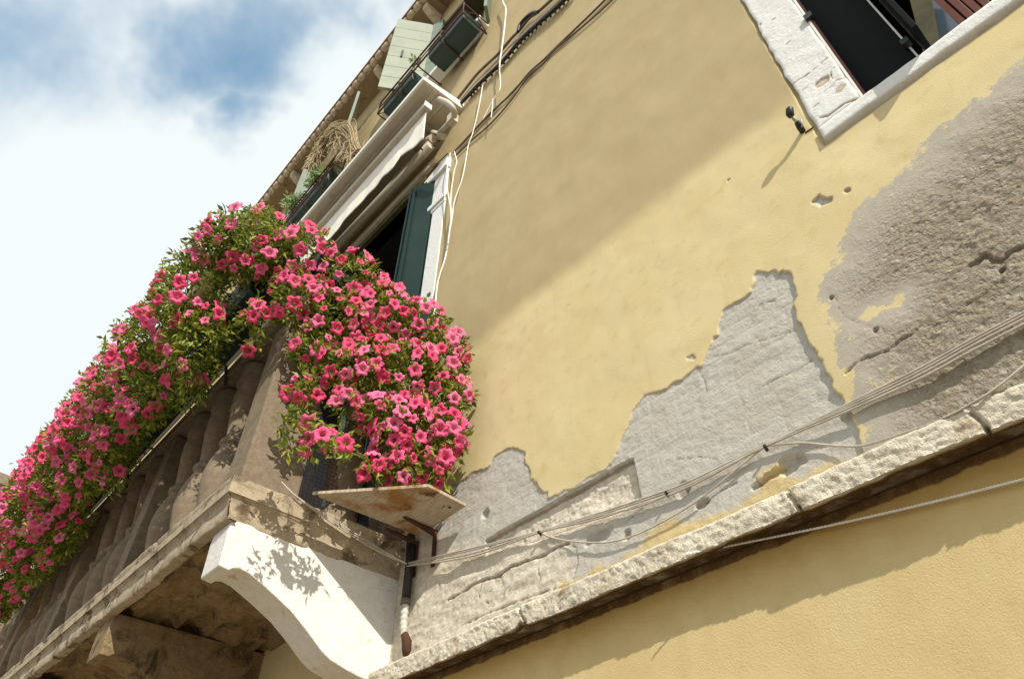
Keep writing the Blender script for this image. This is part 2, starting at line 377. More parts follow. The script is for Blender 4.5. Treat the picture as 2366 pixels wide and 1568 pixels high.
MT['petal'] = [petal_material('petunia petal', (.62, .004, .10), (.86, .034, .185), (.85, .19, .37)),
               petal_material('petunia petal deep', (.52, .003, .065), (.81, .017, .13), (.80, .13, .27)),
               petal_material('petunia petal soft', (.66, .010, .14), (.87, .07, .255), (.86, .29, .47))]

# ---------------------------------------------------------------- ground
MB().box(-60, 60, -60, 25, -1.9, -1.6).build('ground', MT['ground'])['kind'] = 'structure'

# ================================================================ the house
house = tag(empty('house', (0, 0, -1.6)), 'old yellow plastered house with a stone balcony and peeling facade', 'house')
def c4(x, y): return (1072 + .3754 * x, 979.7 + .3754 * y)
def c7(x, y): return (1515.7 + .3595 * x, 554.5 + .3595 * y)
def c5(x, y): return (1515.7 + .3595 * x, .3595 * y)
def c1(x, y): return (517.55 + .3595 * x, .3595 * y)
def c3(x, y): return (425.1 + .3754 * x, 979.7 + .3754 * y)
def W2(p): q = at(*p, y=0); return (q[0], q[2])
def WL(fn, pts): return [W2(fn(*p)) for p in pts]

WX0, WX1 = -.0585, 1.25; WZ0, WZ1 = 2.44, 4.3      # window opening near the camera
DX0, DX1 = -5.2, -2.965; DZ0, DZ1 = 1.68, 5.3      # balcony door opening
AX0, AX1 = -3.46, -2.5; BX0, BX1 = -6.6, -5.45; AZ0, AZ1 = 7.42, 9.15
def axis(segs, must):
    out = []
    for a, b, st in segs: out += list(np.arange(a, b, st))
    out.append(segs[-1][1]); out = np.array(out)
    for mm in must: out[np.argmin(abs(out - mm))] = mm
    return np.unique(out)
xs = axis([(-16, -6, .25), (-6, -2.9, .05), (-2.9, 1.0, .0052), (1.0, 6, .1)], (WX0, DX0, DX1, AX0, AX1, BX0, BX1, WX1))
zs = axis([(.975, 2.72, .0052), (2.72, 6, .03), (6, 10, .1)], (WZ0, WZ1, DZ0, DZ1, AZ0, AZ1))
X, Zc = np.meshgrid(xs, zs, indexing='ij')
coat = [(1040, 1120), (1072, 1109), (1094, 1092), (1117, 1088), (1134, 1077), (1143, 1056), (1151, 1047), (1165, 1042), (1177, 1033), (1196, 1040), (1216, 1049), (1214, 1062), (1220, 1072), (1228, 1092), (1229, 1108), (1241, 1118), (1252, 1137), (1265, 1140), (1262, 1156),
        (1275, 1152), (1417, 1075), (1420, 1062), (1427, 1051), (1442, 1006), (1455, 980), (1463, 950), (1490, 915), (1516, 908), (1559, 887), (1613, 847), (1623, 849), (1636, 802), (1650, 779), (1661, 775), (1670, 734), (1676, 716), (1700, 700), (1738, 678), (1746, 651), (1740, 637), (1749, 623), (1774, 637), (1790, 628), (1800, 634), (1812, 626), (1825, 632), (1832, 662), (1843, 687), (1836, 709), (1841, 734), (1861, 777), (1875, 806), (1906, 838), (1915, 871), (1933, 910), (1954, 928), (1961, 961), (1979, 982), (1986, 1020), (1990, 1033)]
coatp = [W2(p) for p in coat] + [(-.55, .9), (7, .9), (7, 11), (-17, 11), (-17, 1.2), (-3.1, 1.2), (-2.9, 1.66)]
roughp = [W2(p) for p in [(2366, 148), (2299, 201), (2231, 259), (2163, 316), (2120, 380), (2060, 430), (1990, 490), (1960, 540), (1945, 600), (1905, 640), (1898, 700), (1930, 745), (1950, 790), (1945, 850), (1970, 900), (1992, 1000), (1985, 1060)]] + [(-.5, .8), (7, .8), (7, 2.45), (2, 2.3)]
wob = fbm(X, Zc, 26, 4, 1) * .016
sc_ = sdf_poly(X, Zc, coatp) + wob
for hole in ([(1585, 826), (1600, 820), (1608, 830), (1592, 833)], [(1880, 470), (1895, 455), (1912, 462), (1930, 458), (1925, 472), (1900, 480)], [(1953, 445), (1968, 440), (1972, 448), (1958, 450)]):
    sc_ = np.minimum(sc_, -(sdf_poly(X, Zc, [W2(p) for p in hole]) + wob * .6))
sr_ = sdf_poly(X, Zc, roughp)
sr_ = np.minimum(sr_, -sdf_poly(X, Zc, [W2(p) for p in [(1990, 742), (2015, 715), (2060, 705), (2092, 690), (2080, 712), (2040, 730), (2010, 750)]]) * 2)
lowp = [W2(c4(*p)) for p in [(560, 1010), (690, 930), (780, 880), (950, 840), (1200, 640), (1500, 560), (1640, 520), (1800, 400), (1800, 330), (1860, 300), (1950, 240), (1960, 280), (1940, 340), (2050, 330), (2200, 230), (2330, 150)]] + [W2((1990, 1035)), (-.5, .9), (-1.95, .9)]
sl_ = sdf_poly(X, Zc, lowp) + fbm(X, Zc, 14, 3, 2) * .05
sl_ = np.maximum(sl_, sdf_poly(X, Zc, [(-12, .9), (-2.815, .9), (-2.815, 1.6), (-12, 1.6)]))
st0 = sstep(-.02, .06, sdf_poly(X, Zc, [W2(c4(*p)) for p in [(-300, 700), (130, 715), (1005, 225), (1045, 215), (1100, 480), (1150, 560), (650, 740), (670, 960)]] + [(-2.0, .9), (-2.9, .9), (-2.9, 1.7)]) + fbm(X, Zc, 12, 3, 3) * .06)
recp = WL(c4, [(130, 715), (170, 690), (1005, 222), (1045, 215), (1058, 300), (1098, 495), (1060, 520), (900, 560), (500, 700), (140, 800)])
st_ = np.maximum(st0, sstep(.0, .006, sdf_poly(X, Zc, recp)))
# relief, metres towards the street
vis = sstep(-3.0, -2.8, X)
cm = sstep(-.0025, .0025, sc_)
H = cm * (.005 + .010 * sstep(-.10, .10, sdf_poly(X, Zc, [W2(p) for p in [(1825, 600), (1832, 662), (1841, 734), (1861, 777), (1906, 838), (1954, 928), (1990, 1040)]] + [(-.4, .8), (7, .8), (7, 3), (-.3, 2.2)])))
rr = sstep(.0, .28, sr_ + fbm(X, Zc, 14, 3, 3) * .1) * cm
pits = fbm(X * 1., Zc * 1.7, 38, 4, 2, .6)
H += rr * (pits * .0042 + fbm(X, Zc * 1.4, 85, 2, 1) * .003 - .003 * sstep(.12, .35, fbm(X, Zc, 9, 3, 1)))
_row = np.floor(Zc / .058); _fz = abs((Zc / .058) % 1 - .5) * .058; _fx = abs(((X + (_row % 2) * .12) / .24) % 1 - .5) * .24
_br = 1 - sstep(.0, .006, np.minimum(.029 - _fz, .12 - _fx) + fbm(X, Zc, 30, 3, 2) * .006)
H -= (1 - cm) * _br * .0013 * sstep(-.15, .25, fbm(X, Zc, 4, 3, 3))
H += (1 - cm) * (fbm(X, Zc * 2.2, 7, 4, 1) * .0045 + fbm(X, Zc, 45, 3, 0) * .0022)
H += st_ * (fbm(X * .8, Zc * 2.4, 11, 4, 3, .45) * .009 + fbm(X, Zc, 60, 3, 0) * .0018)
H += cm * (1 - rr) * fbm(X, Zc, 5, 3, 0) * .004
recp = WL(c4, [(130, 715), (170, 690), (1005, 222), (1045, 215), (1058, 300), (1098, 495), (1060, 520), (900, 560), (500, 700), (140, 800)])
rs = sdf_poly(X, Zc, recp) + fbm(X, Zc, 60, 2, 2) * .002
DIRT_SHADE = np.zeros(X.shape); DIRT_SHADE += sstep(-.001, .002, rs) * (1 - sstep(.004, .022, rs)) * sstep(1.28, 1.34, Zc)  # recess shadow band painted in here; cracks and pits add dirt later
H -= sstep(-.0015, .003, rs) * .022 * sstep(1.24, 1.40, Zc)
H += sstep(.0, .01, rs) * fbm(X, Zc, 70, 3, 1, .7) * .004
def crack(pts, w, d, fn=c7, k=1):
    global H
    w *= .8; d *= .6; dd = dist_line(X, Zc, WL(fn, pts)) + fbm(X, Zc, 55, 3, k) * .005
    H -= d * (1 - sstep(w * .4, w, dd)); DIRT_SHADE[:] = np.maximum(DIRT_SHADE, .95 * (1 - sstep(w * .5, w * 1.1, dd)))
crack([(1230, 870), (1290, 815), (1350, 775), (1400, 762), (1450, 740), (1510, 720), (1560, 680), (1605, 645), (1650, 625)], .006, .013)
crack([(1650, 625), (1700, 590), (1790, 540), (1900, 490), (1960, 460), (2100, 380), (2200, 300), (2365, 240)], .004, .007)
crack([(1170, 370), (1190, 450), (1230, 500), (1300, 540), (1380, 568), (1470, 575), (1495, 640), (1520, 700)], .0028, .004)
crack([(2030, 180), (2080, 150), (2130, 115), (2180, 150), (2230, 150), (2300, 90), (2400, 55)], .011, .016)
crack([(620, 440), (700, 400), (770, 390)], .004, .005); crack([(360, 750), (480, 730), (600, 670), (700, 640), (860, 590)], .004, .004)
crack([(690, 940), (800, 880), (900, 840), (1000, 770)], .004, .004); crack([(280, 850), (310, 900), (330, 980)], .003, .003)
crack([(-100, 1080), (0, 1030), (60, 980), (110, 960), (220, 930), (290, 880), (420, 830), (500, 800), (560, 760), (640, 735)], .009, .020, c4)
crack([(640, 735), (690, 760), (700, 850), (670, 960)], .004, .006, c4); crack([(460, 880), (470, 960), (450, 1010)], .003, .005, c4)
crack([(110, 960), (90, 1060), (150, 1100)], .004, .006, c4); crack([(220, 930), (250, 1010), (230, 1090)], .003, .005, c4)
crack([(0, 1230), (150, 1160), (330, 1090), (520, 1020), (660, 990)], .006, .008, c4)
crack([(1680, 360), (1560, 420), (1480, 480)], .003, .005, c4); crack([(1800, 330), (1810, 400)], .003, .005, c4)
crack([(1300, 220), (1450, 200), (1560, 215)], .004, .005, c4); crack([(990, 610), (1040, 560), (1120, 500)], .004, .005, c4)
def pit(c, rx, rz, d, fn=c4, ang=.0):
    global H
    x0, z0 = W2(fn(*c)); ca, sa = math.cos(ang), math.sin(ang); u = (X - x0) * ca + (Zc - z0) * sa; v = -(X - x0) * sa + (Zc - z0) * ca
    DIRT_SHADE[:] = np.maximum(DIRT_SHADE, .55 * (1 - sstep(.7, .95, np.sqrt((u / rx) ** 2 + (v / rz) ** 2))))
    H -= d * (1 - sstep(.75, 1.05, np.sqrt((u / rx) ** 2 + (v / rz) ** 2) + fbm(X, Zc, 40, 3, 1) * .5))
pit((2015, 240), .05, .03, .02); pit((1870, 325), .075, .013, .022, ang=.2); pit((1460, 492), .035, .014, .016); pit((820, 690), .075, .026, .010); pit((1350, 400), .03, .03, .01)
pit((1000, 680), .018, .02, .014); pit((130, 550), .03, .02, .014)
for p in [(2235, 210), (1430, 592), (1140, 385)]: pit(p, .009, .009, .02, c7)
for p in [(240, 60), (110, 235), (155, 245), (468, 1162)]: pit(p, .006, .005, .012, c5)
H *= vis * sstep(.985, 1.03, Zc)
H -= .02 * (1 - sstep(-.004, .006, -sdf_poly(X, Zc, [(-.245, 2.35), (1.4, 2.35), (1.4, 4.5), (-.245, 4.5)])))   # seat of the window stone
idx = np.arange(X.size).reshape(X.shape)
xm = (xs[:-1] + xs[1:]) / 2; zm = (zs[:-1] + zs[1:]) / 2; XM, ZM = np.meshgrid(xm, zm, indexing='ij')
keep = np.ones(XM.shape, bool)
for (a, b, c, d) in ((WX0, WX1, WZ0, WZ1), (DX0, DX1, DZ0, DZ1), (AX0, AX1, AZ0, AZ1), (BX0, BX1, AZ0, AZ1)):
    keep &= ~((XM > a) & (XM < b) & (ZM > c) & (ZM < d))
F = np.stack([idx[:-1, :-1], idx[1:, :-1], idx[1:, 1:], idx[:-1, 1:]], -1)[keep]
me = np_mesh('upper_wall', np.stack([X, -H, Zc], -1).reshape(-1, 3), F, True, dict(coat=sc_, rough=sr_, low=sl_, stone=st_, dirt_shade=DIRT_SHADE))
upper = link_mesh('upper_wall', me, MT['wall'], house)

# lower wall
lx = np.arange(-16, 6.01, .04); lz = np.arange(-1.6, .981, .03); LXg, LZg = np.meshgrid(lx, lz, indexing='ij')
li = np.arange(LXg.size).reshape(LXg.shape)
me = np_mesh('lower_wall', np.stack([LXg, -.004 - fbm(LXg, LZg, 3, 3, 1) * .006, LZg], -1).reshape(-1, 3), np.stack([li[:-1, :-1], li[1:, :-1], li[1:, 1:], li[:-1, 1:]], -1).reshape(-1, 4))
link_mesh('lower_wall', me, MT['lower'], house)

# string course: long stone blocks with chiselled faces
def string_course():
    jx = [at(1205, 1430, y=-.10)[0], at(1838, 1165, y=-.10)[0], at(2257, 960, y=-.10)[0]]
    us = np.arange(-2.80, 1.9, .0055)
    prof = [(.004, 1.052)] + [(-.105 * t, 1.052 - .006 * t) for t in np.linspace(.15, 1, 8)] + [(-.107 + .006 * t, 1.046 - .074 * t) for t in np.linspace(.08, 1, 14)] + [(-.101, .972), (-.092, .971), (-.082, .971), (-.074, .972), (-.071, .978), (-.069, .986), (-.05, .988), (-.03, .988), (.004, .988)]
    P = np.array(prof); U, K = np.meshgrid(us, np.arange(len(P)), indexing='ij'); Yv = P[K, 0].copy(); Zv = P[K, 1].copy()
    arc = K * .009
    front = sstep(-.05, -.095, Yv)
    jd = np.min([abs(U - j + (Zv - 1.0) * .25 + fbm(U, Zv, 30, 2, 1) * .01) for j in jx], 0)
    low = sstep(1.04, .975, Zv)
    Zv += low * fbm(U, U * 0, 5, 4, 2) * .007 * front + (1 - low) * fbm(U, U * 0 + 3, 7, 3, 1) * .005 * front
    amt = fbm(U, arc, 55, 4, 0, .7) * .0048 + fbm(U, arc, 6, 3, 3) * .007
    Yv -= amt * front
    grow = .012 * sstep(jx[1] + .01, jx[1] - .03, U) * front; Yv += grow * .5
    Yv += .020 * (1 - sstep(.002, .008, jd)) * front
    lump = np.exp(-((U - jx[1] - .05) / .035) ** 2); Yv -= .004 * lump * front * low; Zv -= .003 * lump * low * front
    # broken end next to the joint
    Zv += .02 * np.exp(-((U - jx[0] + .012) / .02) ** 2) * low * front
    ii = np.arange(U.size).reshape(U.shape)
    me = np_mesh('string_course', np.stack([U, Yv, Zv], -1).reshape(-1, 3), np.stack([ii[:-1, :-1], ii[:-1, 1:], ii[1:, 1:], ii[1:, :-1]], -1).reshape(-1, 4), True)
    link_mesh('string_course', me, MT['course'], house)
string_course()

# ---------------------------------------------------------------- window beside the camera
def ragged_slab(name, x0, x1, z0, z1, y0, y1, mat, parent, seed=0, edge=.006, amp=.003, step=.012, edges=(1, 1, 1, 1), chips=()):
    nx = max(2, int((x1 - x0) / step)); nz = max(2, int((z1 - z0) / step))
    u = np.linspace(0, 1, nx + 1); v = np.linspace(0, 1, nz + 1); U, Vv = np.meshgrid(u, v, indexing='ij')
    Xs = x0 + U * (x1 - x0); Zs = z0 + Vv * (z1 - z0); o = seed * 7.7
    wl = fbm(Zs * 0 + o, Zs, 9, 4, 1) * edge * 2; wr = fbm(Zs * 0 + o + 5, Zs, 9, 4, 2) * edge * 2; wb = fbm(Xs, Xs * 0 + o, 9, 4, 3) * edge * 2; wt = fbm(Xs, Xs * 0 + o + 4, 9, 4, 0) * edge * 2
    Xn = Xs + wl * edges[0] * (1 - U) + wr * edges[1] * U; Zn = Zs + wb * edges[2] * (1 - Vv) + wt * edges[3] * Vv
    rim = np.minimum(np.minimum(U * (x1 - x0), (1 - U) * (x1 - x0)), np.minimum(Vv * (z1 - z0), (1 - Vv) * (z1 - z0)))
    Yf = y0 - fbm(Xs + o, Zs, 12, 4, 1) * amp * 2 + .004 * (1 - sstep(0, .012, rim))
    chip = np.zeros(U.shape)
    for (kind, data, w_, d_) in chips:
        if kind == 'pit':
            (cx, cz), rx, rz = data; dd = np.sqrt(((Xs - cx) / rx) ** 2 + ((Zs - cz) / rz) ** 2) + fbm(Xs, Zs, 55, 3, 2) * .7; k_ = 1 - sstep(.82, 1.0, dd); rim_ = np.exp(-((dd - .92) / .10) ** 2)
            Yf = Yf + d_ * k_ + .002 * rim_; chip = np.maximum(chip, k_ * .55 + rim_ * .5)
        else:
            dd = dist_line(Xs, Zs, data) + fbm(Xs, Zs, 60, 3, 1) * .0035; k_ = 1 - sstep(w_ * .4, w_, dd); Yf = Yf + d_ * k_; chip = np.maximum(chip, k_)
    top = np.stack([Xn, Yf, Zn], -1).reshape(-1, 3); n_ = len(top); bot = top.copy(); bot[:, 1] = y1
    ii = np.arange(n_).reshape(U.shape); F = list(np.stack([ii[:-1, :-1], ii[1:, :-1], ii[1:, 1:], ii[:-1, 1:]], -1).reshape(-1, 4))
    ring = list(ii[:, 0]) + list(ii[-1, 1:]) + list(ii[::-1, -1][1:]) + list(ii[0, ::-1][1:-1])
    F += [(ring[(k + 1) % len(ring)], ring[k], ring[k] + n_, ring[(k + 1) % len(ring)] + n_) for k in range(len(ring))]
    return link_mesh(name, np_mesh(name, np.vstack([top, bot]), np.array(F), True, dict(chip=np.concatenate([chip.ravel(), np.zeros(n_)]))), mat, parent)
win = ragged_slab('window', -.237, WX0, 2.445, 4.5, -.014, .16, MT['winstone'], house, 1, .007, .0018, .0045, (1, .15, .3, 0), [
    ('pit', (W2(c5(1080, 540)), .030, .026), 0, .006), ('pit', (W2(c5(768, 138)), .012, .006), 0, .004), ('pit', (W2(c5(862, 290)), .012, .006), 0, .004), ('pit', (W2(c5(680, 170)), .006, .010), 0, .004),
    ('pit', (W2(c5(1195, 585)), .022, .018), 0, .0015), ('pit', (W2(c5(1110, 840)), .030, .014), 0, .002), ('pit', (W2(c5(1050, 690)), .016, .010), 0, .0015), ('pit', (W2(c5(960, 590)), .015, .008), 0, .0015),
    ('line', WL(c5, [(880, 560), (960, 510), (1040, 450), (1120, 380)]), .0035, .004), ('line', WL(c5, [(1090, 605), (1150, 560), (1170, 530), (1225, 515)]), .0032, .004), ('line', WL(c5, [(1150, 530), (1130, 480), (1160, 450)]), .0025, .003),
    ('line', WL(c5, [(1060, 775), (1110, 765), (1170, 720), (1220, 685), (1305, 650)]), .0055, .005)])
win['label'] = 'whitewashed stone window surround with chipped corner'
ragged_slab('window_sill', -.232, 1.45, 2.362, 2.437, -.024, .18, MT['winstone'], win, 2, .006, .0018, .012, (.5, 0, .6, .35))
MB().box(WX0 + .0005, WX0 + .010, -.012, .004, 2.44, 4.4).build('frame_edge', MT['whitemetal'], win)
MB().box(WX0 + .011, WX0 + .02, -.008, .15, 2.44, 4.4).build('frame_strip', MT['redwood'], win)
hb = MB(); q = at(*c5(975, 130), y=-.01); hb.box(WX0 - .004, WX0 + .03, -.03, 0, q[2] - .02, q[2] + .02); hb.build('hinge', MT['black'], win)
d = MB(); d.box(WX0 - .2, 1.5, 1.2, 1.25, 2.2, 4.6); d.box(WX0 - .2, WX0 - .15, .2, 1.2, 2.2, 4.6); d.box(WX0 - .2, 1.5, .2, 1.2, 4.55, 4.6); d.box(WX0 - .2, 1.5, .2, 1.2, 2.2, 2.25); d.box(1.3, 1.5, .2, 1.2, 2.2, 4.6)
d.build('window_interior', MT['dark'], win)
lf = MB(); xl = .157; lf.box(WX0 + .022, xl, .060, .085, 2.40, 4.4); lf.build('dark_casement', MT['darkpanel'], win)
MB().box(xl, xl + .007, .058, .087, 2.40, 4.4).build('casement_edge', MT['whitemetal'], win)
hb = MB(); q = at(*c5(1600, 285), y=.05); hb.box(xl - .012, xl + .016, .03, .06, q[2] - .02, q[2] + .012); hb.build('latch', MT['black'], win)
def poly_at(fn, pts, y, dy=.02): return [at(*fn(*p), y=y) for p in pts], (0, dy, 0)
b = MB(); b.prism(*poly_at(c5, [(1600, -120), (1735, -120), (1822, 330), (1740, 420)], .20, .03)); b.build('timber_rail', MT['olive'], win)
b = MB(); b.prism(*poly_at(c5, [(1700, -120), (1760, -20), (2010, 220), (1800, 420)], .30, .01)); b.build('window_pane', MT['pane'], win)
b = MB()
for k in range(6):
    a0 = k * 95; b.prism(*poly_at(c5, [(1690 + a0, -70), (1773 + a0, -70), (2073 + a0, 200), (1990 + a0, 200)], .34 - .004 * (k % 2), .03))
b.build('timber_boarding', MT['redwood'], win, .003)
# narrow dark leaf added at a right angle so its corner throws the triangular shadow below the sill
sh = MB(); sh.box(.186, .204, -.112, .05, 2.462, 4.4); sh.build('shutter', MT['darkpanel'], win, .002)
# shutter holder on the wall
hold = tag(empty('shutter_holder', tuple(at(*c5(945, 850), y=0))), 'small black iron shutter catch jutting from the wall under the window corner', 'shutter catch')
q0 = at(*c5(945, 848), y=-.004); q1 = at(*c5(905, 785), y=-.055); q2 = at(*c5(893, 770), y=-.062); q3 = at(*c5(862, 735), y=-.085); q4 = at(*c5(858, 700), y=-.095)
MB().tube([q0, q0 * .5 + q1 * .5, q1], [.012, .013, .010], 10).build('stem', MT['black'], hold)
MB().tube([q1, q2, q3], .0075, 8).build('rod', MT['tape'], hold)
MB().tube([q3 + (0, .004, -.012), q3, q4, q4 + (0, -.002, .006)], [.011, .016, .015, .009], 10).build('head', MT['black'], hold)
qa = at(*c5(932, 770), y=-.045); MB().tube([at(*c5(935, 820), y=-.03), qa], [.005, .006], 8).build('latch', MT['tape'], hold)
MB().tube([at(*c5(960, 855), y=-.006), at(*c5(1015, 815), y=-.008)], [.0035, .003], 6).build('nail', MT['rust'], hold)

# ---------------------------------------------------------------- eave
def eave():
    e = MB(); e.box(-16, -3.35, -.27, 0.0, 9.62, 9.75); e.box(-3.3, 5, -.25, 0.0, 9.70, 9.80)
    ev = e.build('eave', MT['eave'], house)
    for k, x0 in enumerate([-3.55, -4.7, -5.9, -7.05, -8.3]):
        c = MB(); c.prism([(x0, -.26, 9.615), (x0, -.26, 9.52), (x0, -.16, 9.45), (x0, -.02, 9.40), (x0, 0, 9.615)], (.10, 0, 0)); c.build('corbel', MT['mortar'], ev, .01)
    # roof tiles: the scalloped row of mortar ends under a thin line of terracotta
    m_ = MB(); n_ = 0
    x = -16.
    while x < 4:
        w = .15 + random.uniform(-.012, .012); cx = x + w / 2; vs = []; K = 9
        dy = random.uniform(-.012, .012); r = w * .55
        for j, (yy, rr_) in enumerate([(-.20, .9), (-.29 + dy, 1.), (-.325 + dy, .92), (-.345, .55)]):
            for k in range(K):
                a = math.pi * k / (K - 1); vs.append((cx - math.cos(a) * r * rr_, yy, 9.70 - math.sin(a) * r * rr_ * .95))
        m_.add(vs, [(i * K + k, i * K + k + 1, (i + 1) * K + k + 1, (i + 1) * K + k) for i in range(3) for k in range(K - 1)] + [tuple(3 * K + k for k in range(K))], True)
        x += w
    m_.build('tile_row', MT['mortar'], ev)
    t = MB(); t.box(-16, 5, -.362, .3, 9.722, 9.75); t.build('roof_edge', MT['terracotta'], ev)
eave()

# ---------------------------------------------------------------- balcony door
dj = MB(); dj.box(-2.965, -2.80, -.012, .20, 1.69, 4.66)
door = dj.build('door_surround', MT['winstone'], house, .004)
cap = MB(); cap.prism([(-2.985, -.02, 4.66), (-2.80, -.02, 4.66), (-2.80, -.02, 5.14), (-3.12, -.02, 5.14), (-3.12, -.02, 5.02), (-3.05, -.02, 4.93), (-3.0, -.02, 4.78)], (0, .2, 0))
cap.prism([(-3.02, -.035, 4.70), (-2.80, -.035, 4.70), (-2.80, -.035, 4.76), (-3.02, -.035, 4.76)], (0, .2, 0))
cap.prism([(-3.13, -.05, 5.14), (-2.79, -.05, 5.14), (-2.79, -.05, 5.30), (-3.13, -.05, 5.22)], (0, .2, 0)); cap.build('capital', MT['winstone'], door, .008)
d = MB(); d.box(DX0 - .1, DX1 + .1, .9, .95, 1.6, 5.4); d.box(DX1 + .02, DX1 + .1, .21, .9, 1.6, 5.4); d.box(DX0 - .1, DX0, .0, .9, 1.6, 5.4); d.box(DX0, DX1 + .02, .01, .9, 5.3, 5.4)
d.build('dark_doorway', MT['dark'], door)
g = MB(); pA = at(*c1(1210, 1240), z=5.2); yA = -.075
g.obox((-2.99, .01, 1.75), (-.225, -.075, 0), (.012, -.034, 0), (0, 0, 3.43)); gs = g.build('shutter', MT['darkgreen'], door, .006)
g = MB()
for t in (.0, .05):
    g.obox((-3.215 - .004 + t, -.103 + .0 + t * .33, 1.76), (.012, .004, 0), (.004, -.012, 0), (0, 0, 3.41))
g.build('shutter_moulding', MT['darkgreen'], door)
lb = MB(); lb.box(DX0, -3.14, -.03, .12, 5.30, 5.38); lb.build('lintel', MT['olive'], door)
# lower shutters of the doorway seen between the balusters
g = MB(); g.box(-3.9, -2.98, .03, .06, 1.7, 3.2); g.build('lower_shutter', MT['teal'], door)

# ---------------------------------------------------------------- upper windows
def upper_window(x0, x1, name_label):
    w = MB(); w.box(x0 - .10, x1 + .10, -.13, .10, 7.33, 7.42); o = w.build('window', MT['whitemetal'], house, .005); o['label'] = name_label
    w = MB(); w.box(x0, x1, .25, .28, 7.3, 9.3); w.box(x0 - .02, x0, .0, .25, 7.42, 9.3); w.box(x1, x1 + .02, .0, .25, 7.42, 9.3); w.box(x0, x1, .01, .25, 9.15, 9.2); w.build('reveal', MT['olive'], o); return o
wa = upper_window(AX0, AX1, 'upper window with white sill behind the iron planter rack')
wb = upper_window(BX0, BX1, 'farther upper window under the eave with pale shutters')
def leaf_boards(name, hinge, tip, z0, z1, mat, parent, nb=6, th=.035):
    h_ = np.array(hinge, float); t_ = np.array(tip, float); e = t_ - h_; nrm = np.array([-e[1], e[0]]); nrm = nrm / np.linalg.norm(nrm) * th
    m_ = MB(); dz = (z1 - z0) / nb
    for k in range(nb):
        m_.obox((*h_, z0 + k * dz + .004), (*e, 0), (*nrm, 0), (0, 0, dz - .008))
    m_.obox((*(h_ + nrm * .2), z0 + .01), (*e * .995, 0), (*nrm * .6, 0), (0, 0, z1 - z0 - .02))
    return m_.build(name, mat, parent)
sA = leaf_boards('shutter', (-3.48, -.01), (-3.765, -.452), 7.36, 9.22, MT['greygreen'], wa, 7)
hw = MB()
for z, u in ((8.15, .70), (8.0, .28)):
    p = np.array([-3.48, -.01]) + u * np.array([-.285, -.442]); hw.obox((p[0] + .03, p[1] - .025, z), (.012, .02, 0), (.012, -.008, 0), (0, 0, .16))
hw.build('handle', MT['black'], sA)
leaf_boards('shutter', (-3.34, -.01), (-3.475, -.06), 7.42, 9.2, MT['paleteal'], wa, 6)
leaf_boards('shutter', (-2.42, -.01), (-2.30, -.16), 7.40, 9.1, MT['paleteal'], wa, 5)
leaf_boards('shutter', (-5.48, -.03), (-4.86, -.325), 7.36, 9.1, MT['paleteal'], wb, 1)
leaf_boards('shutter', (-6.3, -.01), (-6.42, -.24), 7.36, 9.0, MT['paleteal'], wb, 1)

# ---------------------------------------------------------------- balcony (part of the house)
XS, YF, ZT = -2.77, -.94, 1.68
def balcony_slab():
    prof = [(0, 1.68), (0, 1.652), (.008, 1.640), (.010, 1.600), (.022, 1.592), (.024, 1.572), (.030, 1.560), (.027, 1.538), (.025, 1.512), (.030, 1.492), (.032, 1.488), (.036, 1.486), (.075, 1.484)]
    # front run along X (left to corner) then side run to the wall, mitred at the corner
    ts = list(np.arange(-9.5, XS - .001, .02)) + [XS]; path = [(t, 0) for t in ts] + [(XS, s) for s in np.arange(.02, .941, .02)]
    P = []; 
    for (x, s) in path:
        for (o, z) in prof:
            if s == 0 and x < XS: P.append((x, YF + o, z))
            elif s == 0: P.append((XS - o, YF + o, z))
            else: P.append((XS - o, YF + max(s, o), z))
    P = np.array(P); n_ = len(prof)
    s_ = P[:, 0] - P[:, 1]
    nz = fbm(s_, P[:, 2], 20, 4, 1) * .008 + fbm(s_, P[:, 2], 4, 3, 2) * .010
    lowm = sstep(1.56, 1.48, P[:, 2]); nz = nz * .75 * (1 + .7 * lowm)
    crn = np.exp(-(((P[:, 0] - XS) ** 2 + (P[:, 1] - YF) ** 2) / .006)) * lowm * .012
    side = P[:, 1] > YF + .08
    P[:, 1] -= np.where(side, 0, nz - crn); P[:, 0] += np.where(side, nz - crn, 0)
    # block joints
    for j in (-3.62, -4.25, -5.45):
        P[:, 1] += .012 * np.exp(-((P[:, 0] - j + fbm(P[:, 2], P[:, 2], 20, 2) * .03) / .012) ** 2)
    ii = np.arange(len(P)).reshape(-1, n_)
    F = list(np.stack([ii[:-1, :-1], ii[:-1, 1:], ii[1:, 1:], ii[1:, :-1]], -1).reshape(-1, 4))
    o = link_mesh('balcony', np_mesh('balcony', P, np.array(F), True), MT['balcony'], house)
    o['label'] = 'weathered stone balcony with moulded edge'
    t = MB(); t.box(-9.5, XS - .004, YF + .004, -.001, 1.60, 1.675); t.build('floor_slab', MT['balcony'], o)
    # soffit with layered, spalled stone
    gx = np.arange(-9.5, XS - .05, .02); gy = np.arange(YF + .06, .001, .02); GX, GY = np.meshgrid(gx, gy, indexing='ij')
    n2 = fbm(GX * .9 + GY * .5, GY * 2.2, 5, 5, 3)
    Zs = 1.515 + n2 * .06 + .02 * sstep(0, .05, n2) + fbm(GX, GY, 30, 3, 1) * .008
    jj = np.arange(GX.size).reshape(GX.shape)
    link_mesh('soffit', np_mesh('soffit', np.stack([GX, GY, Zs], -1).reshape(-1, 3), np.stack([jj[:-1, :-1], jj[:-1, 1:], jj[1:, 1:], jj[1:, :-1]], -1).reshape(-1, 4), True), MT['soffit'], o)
    return o
bal = balcony_slab()
